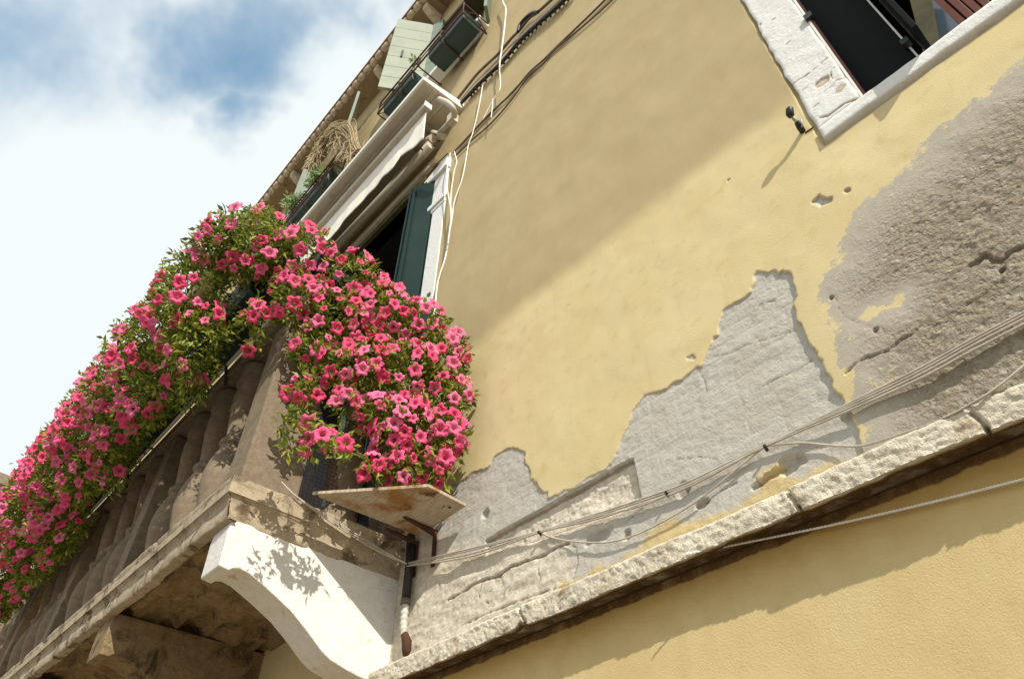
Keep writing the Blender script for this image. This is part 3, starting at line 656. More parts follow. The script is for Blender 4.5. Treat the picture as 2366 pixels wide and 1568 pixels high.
def bracket(x1, w, mat, lab):
    pr = [(-.874, 1.500), (-.878, 1.44), (-.872, 1.288), (-.825, 1.282), (-.81, 1.297), (-.785, 1.304), (-.739, 1.296), (-.69, 1.276), (-.638, 1.255), (-.571, 1.224), (-.52, 1.200), (-.481, 1.175), (-.42, 1.135), (-.38, 1.105), (-.341, 1.078), (-.296, 1.055), (-.219, 1.035), (-.143, 1.020), (-.06, 1.014), (.004, 1.012), (.004, 1.500)]
    us = np.linspace(0, 1, 2); m_ = MB(); m_.prism([(x1, y, z) for y, z in pr], (-w, 0, 0))
    o = m_.build('bracket', mat, bal, .006); o['label'] = lab; return o
b1 = bracket(-2.80, .175, MT['white'], 'white painted scrolled bracket at the balcony corner')
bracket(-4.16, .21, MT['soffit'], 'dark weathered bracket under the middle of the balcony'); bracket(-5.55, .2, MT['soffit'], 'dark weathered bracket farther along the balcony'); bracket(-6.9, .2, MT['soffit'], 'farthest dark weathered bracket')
prof = [(.088, 0), (.088, .05), (.078, .055), (.078, .09), (.062, .10), (.058, .13), (.075, .20), (.088, .28), (.090, .34), (.080, .42), (.060, .49), (.050, .525), (.062, .53), (.066, .545), (.062, .56), (.048, .565), (.046, .60), (.056, .68), (.070, .78), (.076, .86), (.070, .93), (.080, .94), (.084, .96), (.084, 1.08)]
bm = MB(); bm.lathe((0, 0, 0), [(r * 1.12, z) for r, z in prof], 22)
bals = None
def place_baluster(x, y, z=1.67):
    global bals
    if bals is None:
        me = bpy.data.meshes.new('baluster'); me.from_pydata(bm.v, [], bm.f); me.polygons.foreach_set('use_smooth', [True] * len(bm.f)); me.materials.append(MT['pier'])
        bals = bpy.data.objects.new('baluster', me); o = bals
    else: o = bals.copy()
    COL.objects.link(o); o.parent = bal; o.location = (x, y, z + 1.6)
bx = -3.39
for g_ in range(5):
    for k in range(3): place_baluster(bx - g_ * 1.36 - k * .34, -.80)
    pm = MB(); x0 = bx - g_ * 1.36 - 1.02 - .0; pm.box(x0 - .09, x0 + .05, -.89, -.71, 1.67, 2.75); pm.build('pier', MT['pier'], bal, .008)
place_baluster(-2.87, -.36)
pm = MB(); pm.box(-3.02, -2.82, -.89, -.60, 1.67, 2.75); pm.build('corner_pillar', MT['pier'], bal, .012)
pm = MB(); pm.box(-2.95, -2.79, -.14, -.02, 1.67, 2.75); pm.build('wall_pier', MT['pier'], bal, .008)
pm = MB(); pm.box(-9.5, -2.79, -.915, -.70, 2.77, 2.86); pm.box(-3.0, -2.79, -.699, -.02, 2.77, 2.86); pm.build('handrail', MT['pier'], bal, .012)
# wire mesh in the side opening
wm = MB()
for y in np.arange(-.60, -.14, .022): wm.box(-2.815, -2.8135, y, y + .0013, 1.68, 2.74)
for z in np.arange(1.70, 2.74, .022): wm.box(-2.8128, -2.8115, -.60, -.14, z, z + .0013)
wm.build('wire_mesh', MT['iron'], bal)

# ================================================================ awning
aw = tag(empty('awning', (-4.4, 0, 5.8)), 'cream folded awning with metal hood above the balcony door', 'awning')
hp = [(0, 6.005), (-.455, 5.94), (-.475, 5.945), (-.475, 5.985), (-.40, 6.01), (-.455, 6.015), (0, 6.10)]
hd = MB(); hd.prism([(-2.69, 0, 6.00), (-2.69, -.467, 5.955), (-2.69, -.47, 6.005), (-2.69, 0, 6.115)], (-4.2, 0, 0)); hood = hd.build('hood', MT['whitemetal'], aw, .004)
un = MB()
for (y0, y1, dz) in ((-.44, -.36, .012), (-.34, -.30, .02), (-.28, -.20, .014), (-.17, -.05, .02)):
    un.prism([(-2.71, y0, 5.957 + (y0 + .467) * .096 - .002), (-2.71, y1, 5.957 + (y1 + .467) * .096 - .002), (-2.71, y1, 5.957 + (y1 + .467) * .096 - dz), (-2.71, y0, 5.957 + (y0 + .467) * .096 - dz)], (-4.15, 0, 0))
un.build('hood_rib', MT['cream'], hood)
fb = MB(); fb.box(-6.6, -2.815, -.345, -.275, 5.80, 5.875); fbar = fb.build('front_bar', MT['cream'], aw, .006)
ec = MB(); ec.box(-2.812, -2.80, -.35, -.27, 5.795, 5.88); ec.build('end_cap', MT['whitemetal'], fbar, .004)
def valance():
    ctl = [(at(*c1(*p), y=-.29)) for p in [(1305, 870), (1255, 900), (1200, 950), (1130, 1000), (1080, 1085), (1020, 1130), (970, 1190), (900, 1265), (850, 1330), (800, 1380), (700, 1500), (640, 1560)]]
    xa = np.array([c[0] for c in ctl])[::-1]; za = np.array([c[2] for c in ctl])[::-1]
    us = np.arange(-6.4, -2.83, .02); P = []; J = 12
    for u in us:
        zb = np.interp(u, xa, za) if u > xa[0] else za[0] + .03 * math.sin(u * 9)
        for j in range(J + 1):
            t = j / J; P.append((u, -.30 - .006 * t * math.sin(u * 9) - .0025 * t * math.sin(u * 31 + 3 * t) + .02 * t, 5.80 * (1 - t) + zb * t))
    ii = np.arange(len(P)).reshape(len(us), J + 1)
    o = link_mesh('valance', np_mesh('valance', P, np.stack([ii[:-1, :-1], ii[:-1, 1:], ii[1:, 1:], ii[1:, :-1]], -1).reshape(-1, 4)), MT['fabric'], aw)
    s_ = o.modifiers.new('thickness', 'SOLIDIFY'); s_.thickness = .003
valance()
rl = MB(); rl.tube([(-2.98, -.12, 5.60), (-6.6, -.12, 5.60)], .045, 16); rl.build('roller', MT['cream'], aw)
rl = MB(); rl.box(-6.6, -3.0, -.05, -.01, 5.42, 5.50); rl.build('back_bar', MT['cream'], aw, .004)
arm = MB(); pts = spline([at(*c1(1385, 640), y=-.34), at(*c1(1440, 665), y=-.30), at(*c1(1475, 705), y=-.25), at(*c1(1480, 750), y=-.20)], 6)
arm.tube(pts, .026, 10); arm.obox(at(*c1(1435, 745), y=-.20), (.07, 0, 0), (0, .07, 0), (0, 0, -.12)); arm.build('end_bracket', MT['cream'], aw, .003)
arm = MB(); arm.tube([at(*c1(1465, 770), y=-.17), at(*c1(1380, 860), y=-.12), at(*c1(1290, 930), y=-.12)], .022, 8)
arm.tube([at(*c1(1410, 880), y=-.10), at(*c1(1320, 850), y=-.14)], .032, 8); arm.build('elbow', MT['cream'], aw)
arm = MB(); arm.tube([at(*c1(1340, 890), y=-.13), at(*c1(1240, 960), y=-.13)], .040, 12); arm.build('roller_mount', MT['cream'], aw)
bt = MB()
for p in [(1352, 860), (1265, 955), (1345, 930), (1375, 900)]: q = at(*c1(*p), y=-.175); bt.tube([q, q + (0, .02, 0)], .009, 8)
bt.build('bolt', MT['black'], aw)

# ================================================================ planter racks, troughs and plants on the upper sills
def rack(x0, x1, label, loc):
    r = tag(empty('planter_rack', loc), label, 'planter rack', 'iron planter racks on the upper sills')
    t = MB(); y0, y1, z0, z1 = -.335, -.02, 7.12, 7.36
    for z in (z0, z1): t.tube([(x0, y1, z), (x0, y0, z), (x1, y0, z), (x1, y1, z)], .010, 6)
    t.tube([(x0, y0, (z0 + z1) / 2), (x1, y0, (z0 + z1) / 2)], .006, 6); t.build('rail', MT['iron'], r)
    n_ = 4
    for k in range(n_ + 1):
        xk = x0 + (x1 - x0) * k / n_; s_ = MB(); s_.tube([(xk, y0, z1 + .01), (xk, y0, z0 - .004), (xk, y1, z0 - .004)], .009, 6); s_.build('strap', MT['iron'], r)
    for xk in (x0, x1):
        s_ = MB(); s_.tube([(xk, y0, z0), (xk, (y0 + y1) / 2, z1), (xk, y1, z0)], .006, 6); s_.build('brace', MT['iron'], r)
def trough(x0, x1, y0, y1, z0, z1, label, group='dark green flower troughs', round_=.05):
    m_ = MB(); pr = [(y0 + .02 + round_ * .5, z0), (y0 + .02, z0 + round_ * .5), (y0, z1), (y1, z1), (y1 - .02, z0)]
    m_.prism([(x0, y, z) for y, z in pr], (x1 - x0, 0, 0)); o = m_.build('flower_trough', MT['plastic'], None, .008, loc=((x0 + x1) / 2, (y0 + y1) / 2, z0))
    return tag(o, label, 'flower trough', group)
rack(-3.88, -2.40, 'rusty iron rack holding green troughs under the nearer upper window', (-3.1, 0, 7.1))
rack(-6.25, -4.75, 'rusty iron rack with leafy plants under the farther upper window', (-5.5, 0, 7.1))
trough(-3.02, -2.44, -.315, -.06, 7.14, 7.34, 'dark green trough at the right end of the nearer iron rack')
trough(-3.84, -3.30, -.315, -.17, 7.14, 7.32, 'dark green trough at the left end of the nearer iron rack')
trough(-6.1, -5.0, -.315, -.08, 7.14, 7.34, 'dark green trough in the farther iron rack')
# ---------------------------------------------------------------- balcony troughs
fr = []
for k, (a, b_) in enumerate([(-3.75, -2.95), (-4.6, -3.8), (-5.45, -4.65), (-6.3, -5.5), (-7.15, -6.35)]):
    trough(a, b_, -1.14, -.905, 2.868, 3.12, ['front balcony trough nearest the corner pillar, open dark underside in view', 'second front balcony trough from the corner', 'third front balcony trough from the corner', 'fourth front balcony trough from the corner', 'farthest front balcony trough at the picture edge'][k], 'flower troughs on the balcony rail')
def side_trough(y0, y1, label):
    m_ = MB(); m_.prism([(-2.76, y0, 3.10), (-2.75, y0, 2.93), (-2.60, y0, 2.93), (-2.57, y0, 3.10)], (0, y1 - y0, 0)); tag(m_.build('flower_trough', MT['plastic'], None, .008, loc=(-2.66, (y0 + y1) / 2, 2.93)), label, 'flower trough', 'flower troughs on the balcony rail')
side_trough(-.92, -.5, 'side balcony trough at the outer corner above the pillar'); side_trough(-.46, -.06, 'side balcony trough next to the wall')
hk = tag(MB().tube([(-9, -.925, 2.855), (-2.95, -.935, 2.86)], .012, 6).build('trough_bar', MT['whitemetal'], None, loc=(-6, -.97, 2.87)), 'thin pale metal bar under the front troughs along the handrail', 'metal bar')
for k, x in enumerate([-3.6, -5.2]):
    q = MB(); q.tube([(x, -1.13, 2.92), (x, -.95, 2.90), (x, -.90, 2.72)], .011, 6)
    tag(q.build('trough_hook', MT['black'], None, loc=(x, -1, 2.9)), ['black hook under the trough nearest the corner', 'black hook under the third trough from the corner'][k], 'hook', 'hooks under the troughs')

# ================================================================ foliage
def leaves(blobs, dens, size, hang=0., rng=RNG, shell=.55):
    """leaf clumps filling ellipsoids; returns vertex, face and tint arrays"""
    cs = []; outs = []
    for (c, r) in blobs:
        c = np.array(c); r = np.array(r); n_ = int(dens * (r[0] * r[1] * r[2]) ** (2 / 3))
        d = rng.normal(size=(n_, 3)); d /= np.linalg.norm(d, axis=1)[:, None]; k = rng.uniform(shell, 1.05, n_) * (1 + .22 * fbm(d[:, 0] * 2 + c[0] * 3, d[:, 2] * 2 + d[:, 1] * 3, 2.2, 3, 1) * 1.6)
        cs.append(c + d * r * k[:, None]); outs.append(d / r)
    Cn = np.vstack(cs); O = np.vstack(outs); O /= np.linalg.norm(O, axis=1)[:, None]
    Cn[:, 1] = np.minimum(Cn[:, 1], -.03)
    # little sprigs: several leaves about each point
    rep = 4; Cn = np.repeat(Cn, rep, 0) + rng.normal(scale=.014, size=(len(Cn) * rep, 3)); O = np.repeat(O, rep, 0)
    n_ = len(Cn); a = O * .8 + rng.normal(scale=.75, size=(n_, 3)) + [0, 0, -hang]; a /= np.linalg.norm(a, axis=1)[:, None]
    b_ = np.cross(a, rng.normal(size=(n_, 3))); b_ /= np.linalg.norm(b_, axis=1)[:, None]; c_ = np.cross(a, b_)
    L_ = size * rng.uniform(.6, 1.35, n_)[:, None]; Wd = L_ * .21
    V = np.stack([Cn, Cn + a * L_ * .5 + b_ * Wd + c_ * L_ * .07, Cn + a * L_ - c_ * L_ * .12, Cn + a * L_ * .5 - b_ * Wd + c_ * L_ * .07], 1).reshape(-1, 3)
    F = np.arange(n_ * 4).reshape(-1, 4); tint = np.repeat(rng.random(n_), 4)
    return V, np.vstack([F[:, [0, 1, 2]], F[:, [0, 2, 3]]]), tint
def flower_mesh(mat, seed):
    r_ = random.Random(seed); K = 30; V = [(0, 0, -.030)]; rad = [0.]; F = []
    rings = [(.006, -.030), (.0065, -.022), (.010, -.012), (.016, -.004), (.025, .000), (.034, .001)]
    ph = [r_.uniform(-.15, .15) for _ in range(5)]; amp = [r_.uniform(.85, 1.12) for _ in range(5)]; tilt = [r_.uniform(-.006, .004) for _ in range(5)]
    back = [(.0028, -.052)] + rings[:0]
    R = [(.0025, -.056)] + rings + [(.041, None)]
    V = []; rad = []
    for j, (r, z) in enumerate(R):
        for k in range(K):
            w = 2 * math.pi * k / K; lobe = int((w + math.pi / 5) / (2 * math.pi / 5)) % 5; u = math.cos(2.5 * ((w + math.pi / 5) % (2 * math.pi / 5) - math.pi / 5))
            t = max(0, (j - 3) / (len(R) - 4)); s_ = 1 + t * ((.72 + .36 * u ** 1.3) * amp[lobe] - 1) if u > 0 else 1 - t * .28
            rr_ = r * s_; zz = (-.0 if z is None else z) + t * t * (tilt[lobe] * 1.6 + .0035 * math.sin(k * 2.1 + seed) - (.004 if z is None else 0) + .003 * (1 - u))
            V.append((rr_ * math.cos(w), rr_ * math.sin(w), zz)); rad.append(0 if j < 2 else min(1, r / .041))
    for j in range(len(R) - 1):
        for k in range(K): F.append((j * K + k, j * K + (k + 1) % K, (j + 1) * K + (k + 1) % K, (j + 1) * K + k))
    me = np_mesh('flower', V, np.array(F), True, dict(rad=rad)); me.materials.append(mat); return me
FM = [flower_mesh(MT['petal'][k % 3], k) for k in range(9)]
def inside(p, blobs, skip, f=.86):
    for i, (c, r) in enumerate(blobs):
        if i != skip and sum(((p[k] - c[k]) / r[k]) ** 2 for k in range(3)) < f * f: return True
    return False
ALLB = []
def petunia(blobs, nfl, label, loc, dens=8000, seed=0, fs=.97, size=.040, bias=(.25, -.75, -.15), hang=.25, lo=.2, cat='petunia'):
    root = tag(empty('petunia_plant', loc), label, cat, 'pink petunias along the balcony rail')
    V, F_, T_ = leaves(blobs, dens, size, hang, np.random.default_rng(seed + 50))
    link_mesh('foliage', np_mesh('foliage', V, F_, False, dict(tint=T_)), MT['leaf'], root)
    rnd = random.Random(seed)
    placed = []; tries = 0; wts = [(r[0] * r[1] * r[2]) ** (2 / 3) for c, r in blobs]; bz = Vector(bias)
    while len(placed) < nfl and tries < 30000:
        tries += 1; i = rnd.choices(range(len(blobs)), wts)[0]; c, r = blobs[i]
        d = Vector((rnd.gauss(0, 1), rnd.gauss(0, 1), rnd.gauss(0, 1))).normalized()
        nrm = Vector((d.x / r[0], d.y / r[1], d.z / r[2])).normalized()
        if nrm.dot(bz.normalized()) < lo - rnd.random() * .35: continue
        kk = rnd.uniform(.98, 1.12); p = Vector((c[0] + d.x * r[0] * kk, c[1] + d.y * r[1] * kk, c[2] + d.z * r[2] * kk))
        if p.y > -.04 or (p.z < 1.72 and p.y > -.66) or inside(p, blobs, i) or inside(p, ALLB, -1, .8): continue
        if any((p - q).length < .060 for q in placed): continue
        placed.append(p)
        f = (nrm * .9 + Vector((rnd.uniform(-.5, .5), rnd.uniform(-.5, .5), rnd.uniform(-.35, .35))) + Vector((.25, -.15, .05)) + (Vector((0, -1.8, 0)) - p).normalized() * .35).normalized()
        o = bpy.data.objects.new('flower', rnd.choice(FM)); COL.objects.link(o); o.parent = root
        o.location = p - Vector(loc); q = f.to_track_quat('Z', 'Y'); o.rotation_mode = 'QUATERNION'
        from mathutils import Quaternion
        o.rotation_quaternion = q @ Quaternion((0, 0, 1), rnd.uniform(0, 6.28)); s_ = fs * rnd.choice([rnd.uniform(.5, .75), rnd.uniform(.85, 1.1), rnd.uniform(.9, 1.2), rnd.uniform(.95, 1.15)]); o.scale = (s_, s_ * rnd.uniform(.82, 1.), s_ * rnd.uniform(.6, 1.5))
    ALLB.extend(blobs)
    return root
side = (.75, -.55, -.1)
def PB(px, py, xp, rpx, k=(1, .9, 1)):
    c = at(px, py, x=xp); r = rpx * (RM.T @ (c - EYE))[2] / FPX
    return (tuple(c), (r * k[0], r * k[1], r * k[2]))
petunia([PB(880, 735, -2.5, 80), PB(960, 765, -2.45, 75), PB(1015, 835, -2.36, 78), PB(940, 880, -2.42, 90), PB(1030, 925, -2.32, 62), PB(860, 850, -2.48, 78)], 90, 'petunia plant nearest the wall, upper half of the long curtain of pink flowers', (-2.6, -.2, 3), seed=1, bias=side, dens=7000)
petunia([PB(930, 990, -2.40, 80), PB(1015, 1015, -2.32, 66), PB(1000, 1075, -2.32, 48), PB(930, 1075, -2.38, 45), PB(860, 1075, -2.42, 28), PB(870, 960, -2.45, 50)], 66, 'petunia plant hanging lowest, its tips just above the wooden shelf', (-2.5, -.2, 2.3), seed=2, bias=side, dens=8500)
petunia([PB(800, 650, -2.6, 75), PB(770, 745, -2.58, 78), PB(850, 690, -2.55, 60), PB(790, 850, -2.55, 62), PB(800, 925, -2.52, 36), PB(770, 1015, -2.5, 24), PB(720, 1035, -2.48, 20), PB(735, 1010, -2.36, 26), PB(790, 1030, -2.36, 26), PB(700, 960, -2.42, 22)], 80, 'petunia plant in the middle of the side trough with a straggling lower strand', (-2.6, -.5, 3), seed=3, bias=side, dens=7000)
petunia([PB(700, 590, -2.70, 72), PB(640, 600, -2.78, 66), PB(690, 690, -2.66, 66), PB(720, 800, -2.62, 48), PB(700, 900, -2.58, 38), PB(600, 730, -2.80, 42), PB(660, 985, -2.50, 18), PB(590, 800, -2.85, 22), PB(672, 1030, -2.40, 20), PB(655, 950, -2.45, 16)], 58, 'petunia plant above the corner pillar with a short fall of flowers over it', (-2.7, -.8, 3), seed=4, bias=side, dens=7000)
petunia([((-2.92, -1.22, 3.17), (.24, .22, .22)), PB(590, 590, -2.85, 60), PB(510, 560, -3.0, 60)], 22, 'tallest petunia plant at the balcony corner, mostly green at its top', (-2.9, -1.1, 3), seed=5, bias=(.4, -.6, -.1), dens=8500)
FR = [(-3.35, .30, 'first front petunia plant left of the dark gap', 42), (-3.92, .32, 'second front petunia plant from the gap, over the first balusters', 52), (-4.50, .32, 'third front petunia plant left of the dark gap', 68),
      (-5.10, .34, 'fourth front petunia plant left of the dark gap', 88), (-5.75, .36, 'fifth front petunia plant, dense pink against the sky', 98), (-6.45, .38, 'sixth front petunia plant, near the left edge', 98), (-7.2, .44, 'farthest front petunia plant, cut by the left edge of the picture', 98)]
for i, (x, rx, lab, nf) in enumerate(FR):
    b_ = [((x, -1.33, 3.02), (rx, .20, .34)), ((x + .05, -1.20, 2.68), (rx * .9, .15, .25))]
    if i % 2 == 0: b_.append(((x - .1, -1.10, 2.52), (rx * .45, .08, .16)))
    if i >= 4: b_.append(((x, -1.06, 2.50), (rx, .10, .20)))
    petunia(b_, nf, lab, (x, -1.1, 3), seed=20 + i, fs=1.04)

def little_plant(c, r, label, n=900, size=.06):
    V, F_, T_ = leaves([(c, r)], n / (r[0] * r[1] * r[2]) ** (2 / 3), size, 0, np.random.default_rng(int(abs(c[0]) * 100)), .1)
    o = link_mesh('trough_plant', np_mesh('trough_plant', V, F_, False, dict(tint=T_)), MT['sage'], None, loc=c); tag(o, label, 'plant', 'small plants in the upper troughs')
little_plant((-5.9, -.33, 7.55), (.22, .10, .22), 'pale green plant spilling over the left end of the farther rack', 90)
little_plant((-5.3, -.33, 7.45), (.20, .08, .14), 'pale green plant at the right end of the farther rack', 110)
little_plant((-3.25, -.33, 7.42), (.05, .04, .08), 'tiny green shoots between the two troughs of the nearer rack', 14, .05)

# dry grass plume hanging from the upper window
dg = MB(); rnd = random.Random(3)
P0 = at(*c1(850, 985), y=-.36); Pt = at(*c1(690, 850), y=-.40); Pe = at(*c1(570, 1060), y=-.40)
for k in range(330):
    j = lambda s_: np.array([rnd.gauss(0, s_), rnd.gauss(0, s_ * .5), rnd.gauss(0, s_)])
    tt = rnd.random()
    if k < 210: pts = [P0 + j(.03), (P0 + Pt) / 2 + (.02, 0, .22) + j(.05), Pt + (0, 0, .0) + j(.06), (Pt + Pe) / 2 + (-.10, 0, .12) + j(.06), Pe + j(.09) + (0, 0, rnd.uniform(-.1, .45))]
    else:
        a = P0 + (Pt - P0) * tt + j(.04); pts = [a, a + j(.06) + (.02, 0, -.05), a + j(.09) + (.03, 0, -.22)]
    dg.tube(spline(pts, 4), .0035, 3, False)
tag(dg.build('dry_grass', MT['straw'], None, loc=tuple(P0)), 'plume of dry straw-coloured grass curling over the awning hood', 'dried grass')

# ================================================================ shelf, pipe and iron brackets beside the balcony
shf = tag(empty('wooden_shelf', (-2.44, -.2, 1.66)), 'weathered plywood shelf fixed beside the balcony under the petunias', 'shelf')
b = MB(); b.prism([(-2.645, -.617, 1.655), (-2.234, -.272, 1.655), (-2.249, -.044, 1.655), (-2.625, -.028, 1.655)][::-1], (0, 0, .016)); b.build('board', MT['wood'], shf, .002)
for (xa_, w_) in ((-2.53, .02), (-2.675, .018)):
    b = MB(); b.prism([(xa_, -.20, 1.653), (xa_, -.004, 1.653), (xa_, -.004, 1.47), (xa_, -.012, 1.47), (xa_, -.016, 1.625)], (w_, 0, 0)); b.build('iron_bracket', MT['rust'], shf)
b = MB()
for p in [(1635, 510), (1350, 660), (820, 440)]: q = at(*c3(*p), z=1.654); b.tube([q, q + (0, 0, -.003)], .007, 8)
b.build('screw', MT['rust'], shf)
pp = tag(empty('drain_pipe', (-2.72, -.03, 1.1)), 'black drain pipe in the corner beside the bracket, lower end wrapped in tape', 'pipe')
xp = -2.70
b = MB(); b.tube([at(*c3(1400, 680), y=-.035), at(*c3(1385, 900), y=-.035), at(*c3(1365, 1080), y=-.03)], .0215, 14); b.build('upper_pipe', MT['black'], pp)
b = MB(); b.tube([at(*c3(1366, 1075), y=-.035), at(*c3(1363, 1110), y=-.035)], .0235, 14); b.build('collar', MT['brown'], pp)
pt = spline([at(*c3(1362, 1110), y=-.035), at(*c3(1356, 1180), y=-.035), at(*c3(1352, 1240), y=-.035), at(*c3(1356, 1300), y=-.035)], 6); b = MB(); b.tube(pt, [.017 + .0035 * math.sin(i * 1.9) for i in range(len(pt))], 12); b.build('taped_section', MT['tape'], pp)
b = MB(); b.tube([at(*c3(1358, 1290), y=-.035), at(*c3(1372, 1340), y=-.04), at(*c3(1370, 1390), y=-.04), at(*c3(1362, 1425), y=-.035)], [.016, .022, .021, .012], 12); b.build('rusty_trap', MT['rust'], pp)
# stone strip between the bracket and pipe
# ================================================================ cables
def strand(name, fn, pts, r, mat, label, cat='cable', y=-.02, ys=None, group=None, n=8, wob=0., seed=0):
    rnd = random.Random(seed); P = []
    for i, p in enumerate(pts):
        yy = ys[i] if ys else y; P.append(at(*fn(*p), y=yy) + np.array([rnd.uniform(-wob, wob), 0, rnd.uniform(-wob, wob)]))
    m_ = MB(); m_.tube(spline(P, n), r, 6); o = m_.build(name, mat, None, loc=tuple(P[0])); return tag(o, label, cat, group)
ident = lambda x, y: (x, y)
GB = 'grey cables along the lower wall'
main = [(940, 1303), (1090, 1270), (1243, 1228), (1380, 1190), (1480, 1158), (1590, 1118), (1765, 1030), (1955, 937), (2120, 858), (2250, 788), (2400, 712)]
offs = [[0, 0, 0, 0, 0, 0, 0, -2, -5, -7, -9], [2, 8, 2, 8, 6, 7, 2, 3, 2, 0, -2], [-2, -4, -1, -4, -5, -5, -2, 8, 10, 9, 7], [4, 14, 3, 3, 10, 3, 3, 14, 19, 20, 19]]
cl = ['topmost grey cable of the bundle sagging across the lower wall', 'second grey cable of the bundle across the lower wall', 'third grey cable of the bundle across the lower wall', 'lowest grey cable of the bundle, apart from the others at the right']
for i in range(4):
    strand('cable', ident, [(a, b_ + o) for (a, b_), o in zip(main, offs[i])], .0038, MT['cable'], cl[i], ys=[-.045 - .003 * i, -.025, -.018, -.018, -.018, -.018, -.018, -.028, -.036, -.036, -.036], group=GB, seed=i)
for i in range(3):
    P = [at(650, 1113, x=-2.765), at(690 + i * 2, 1150 + i * 2, x=-2.755), at(800, 1224 + (i - 1) * 5, x=-2.745), at(880, 1272 + (i - 1) * 4, x=-2.735), np.array(at(942, 1303, y=-.05))]
    m_ = MB(); m_.tube(spline(P, 8), .0036, 6); tag(m_.build('cable', MT['cable'], None, loc=tuple(P[0])), ['upper', 'middle', 'lower'][i] + ' grey cable running down the balcony edge to the pipe', 'cable', GB)
strand('cable', ident, [(1248, 1232), (1300, 1247), (1390, 1253), (1460, 1238), (1540, 1200), (1620, 1150), (1700, 1085), (1763, 1034)], .0034, MT['cable'], 'loose grey cable drooping below the bundle between two clips', y=-.014, group=GB)
strand('cable', ident, [(1768, 1030), (1850, 1023), (1940, 1030), (2000, 1028), (2080, 1003), (2160, 975), (2240, 935), (2310, 890), (2400, 815)], .0036, MT['cable'], 'single grey cable leaving the bundle and resting on the string course', ys=[-.018, -.014, -.014, -.03, -.075, -.10, -.112, -.112, -.10], group=GB)
for i, p in enumerate([(942, 1302), (1243, 1229), (1537, 1138), (1765, 1031)]):
    q = at(*p, y=-.03); m_ = MB(); m_.tube([q + (-.002, .02, -.004), q + (.003, -.002, .002)], .0055, 8); tag(m_.build('cable_clip', MT['black'], None, loc=tuple(q)), ['dark cable clip beside the drain pipe', 'dark cable clip below the left half of the recess', 'dark cable clip right of the recess', 'dark cable clip at the right, where the single cable leaves the bundle'][i], 'cable clip', 'cable clips on the lower wall')
# twisted white cord
P0 = at(1585, 1279, y=-.115); P1 = at(2420, 1092, y=-.13); m_ = MB(); T = 150
for s_ in range(2):
    pts = []
    for k in range(T * 3 + 1):
        t = k / (T * 3); p = at(1585 + 835 * t, 1279 - 187 * t + 9 * math.sin(math.pi * t), y=-.02 - .095 * (1 - t) ** 7); a = k / 3 * 2.1 + s_ * math.pi; pts.append(p + np.array([0, .0018 * math.cos(a), .0018 * math.sin(a)]))
    m_.tube(pts, .0019, 4, False)
tag(m_.build('washing_line', MT['rope'], None, loc=tuple(P0)), 'twisted white cord stretched below the string course', 'cord')
# ropes hanging from above down the door surround
GR = 'white cords hanging down the facade'
R = [([(1822, -60), (1790, -10), (1800, 30), (1812, 60), (1806, 150), (1792, 270), (1776, 380), (1770, 440)], 'thick white cord at the top of the picture between rack and conduit', .007),
     ([(1770, 440), (1776, 560), (1745, 620), (1705, 690), (1665, 770)], 'thin white cord curving left below the black conduit', .0045),
     ([(1728, 640), (1724, 700), (1716, 760)], 'shortest white cord below the black conduit', .004),
     ([(1662, 552), (1640, 680), (1600, 850), (1572, 930), (1556, 1020), (1530, 1150), (1482, 1290), (1466, 1400), (1448, 1500), (1440, 1570)], 'long white cord from conduit to capital, rightmost at the capital', .0045),
     ([(1455, 985), (1434, 1080), (1432, 1180), (1448, 1290), (1462, 1370), (1450, 1480)], 'white cord draped over the capital, leftmost of three', .0045),
     ([(1480, 975), (1496, 1040), (1480, 1100), (1462, 1220), (1456, 1320), (1458, 1420), (1440, 1560)], 'white cord draped over the capital, middle of three', .0045)]
for pts, lab, r in R: strand('hanging_cord', c1, pts, r, MT['rope'], lab, 'cord', y=-.06, group=GR)
strand('hanging_cord', ident, [(1040, 520), (1030, 590), (1012, 650), (1006, 700), (1002, 740)], .006, MT['rope'], 'white cord running down the edge of the door surround into the flowers', 'cord', y=-.04, group=GR)
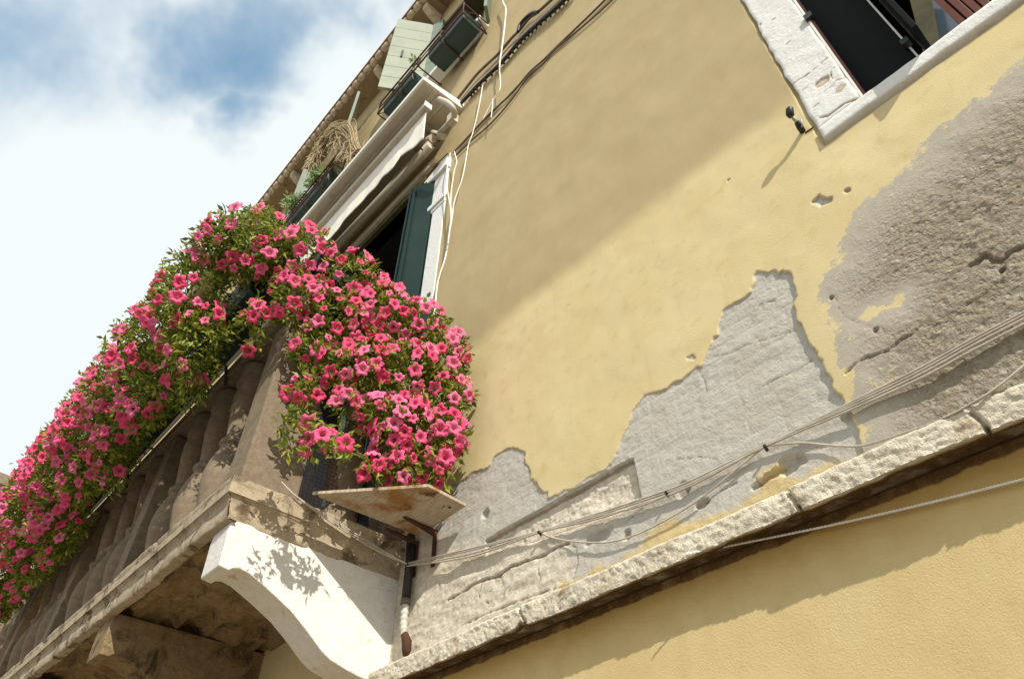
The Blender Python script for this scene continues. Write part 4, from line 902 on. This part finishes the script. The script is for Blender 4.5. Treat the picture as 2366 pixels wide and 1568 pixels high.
# black ribbed conduit and pipes at the top
strand('conduit', c1, [(1500, 690), (1560, 625), (1640, 540), (1790, 395), (1900, 265), (2000, 170), (2120, 65), (2260, -70)], .017, MT['black'], 'thick black conduit with clips climbing to the top edge', 'conduit', y=-.04)
cc = MB(); sp = spline([at(*c1(*p), y=-.03) for p in [(1560, 640), (1640, 560), (1790, 415), (1900, 285), (2000, 190), (2120, 85), (2230, -20)]], 4)
k2 = 0
for i, p in enumerate(sp[1:-1]):
    cc = MB(); cc.tube([p + (.02, -.02, -.02), p + (-.0, .02, .05)], .012, 6); tag(cc.build('conduit_clip', MT['black'], None, loc=tuple(p)), 'small black clip holding the black conduit to the wall', 'clip', 'clips of the black conduit')
strand('pipe', c1, [(1490, 650), (1560, 560), (1620, 485), (1690, 415), (1760, 350), (1850, 245), (1900, 195), (1960, 120), (2010, 85), (2100, 5), (2180, -70)], .013, MT['brown'], 'thick brown pipe above the black conduit', 'pipe', y=-.03)
strand('pipe', c1, [(1500, 665), (1580, 570), (1680, 465), (1760, 385), (1850, 285), (1930, 215), (2060, 95), (2200, -40)], .008, MT['cable'], 'thinner pale pipe between brown pipe and black conduit', 'pipe', y=-.03)
strand('pipe', c1, [(1890, 205), (1900, 165), (1935, 120), (1980, 85), (2020, 78)], .015, MT['black'], 'short black loop of hose on the brown pipe', 'hose', y=-.05)
for i, pts in enumerate([[(1480, 975), (1560, 890), (1700, 740), (1850, 600), (1960, 470), (2050, 390), (2130, 310), (2240, 205), (2400, 50), (2620, -170)], [(1490, 1000), (1600, 895), (1720, 790), (1850, 640), (1950, 500), (2060, 400), (2130, 318), (2400, 90), (2650, -150)], [(1470, 985), (1540, 920), (1640, 810), (1750, 700), (1880, 560), (2000, 440)]]):
    strand('wire', c1, pts, [.008, .007, .005][i], MT['brown'], ['upper brown wire of the pair running from the capital to the top edge', 'lower brown wire of the pair running from the capital to the top edge', 'thin brown wire twisted round the pair above the capital'][i], 'wire', y=-.02, group='brown wires on the upper wall')
strand('wire', c1, [(930, 1500), (1100, 1330), (1300, 1120), (1440, 985)], .006, MT['brown'], 'thin brown wire along the underside of the awning', 'wire', y=-.02)

# ================================================================ far building at the left edge
fb_ = tag(empty('far_building', (-22, -3, -1.6)), 'grey roofed building corner far off at the left edge', 'building')
fc = at(0, 1100, x=-26)
b = MB(); b.box(-32, -26, fc[1] - 6, fc[1] + 4, -1.6, fc[2] - .4); b.build('wall', MT['distant'], fb_)
b = MB(); b.prism([(-25.6, fc[1] - 6.5, fc[2] - .4), (-25.6, fc[1] + 1.2, fc[2] - .4), (-25.6, fc[1] + 1.2, fc[2] - .1), (-25.6, fc[1] - 6.5, fc[2] + .2)], (-7, 0, 0)); b.build('roof', MT['pier'], fb_)
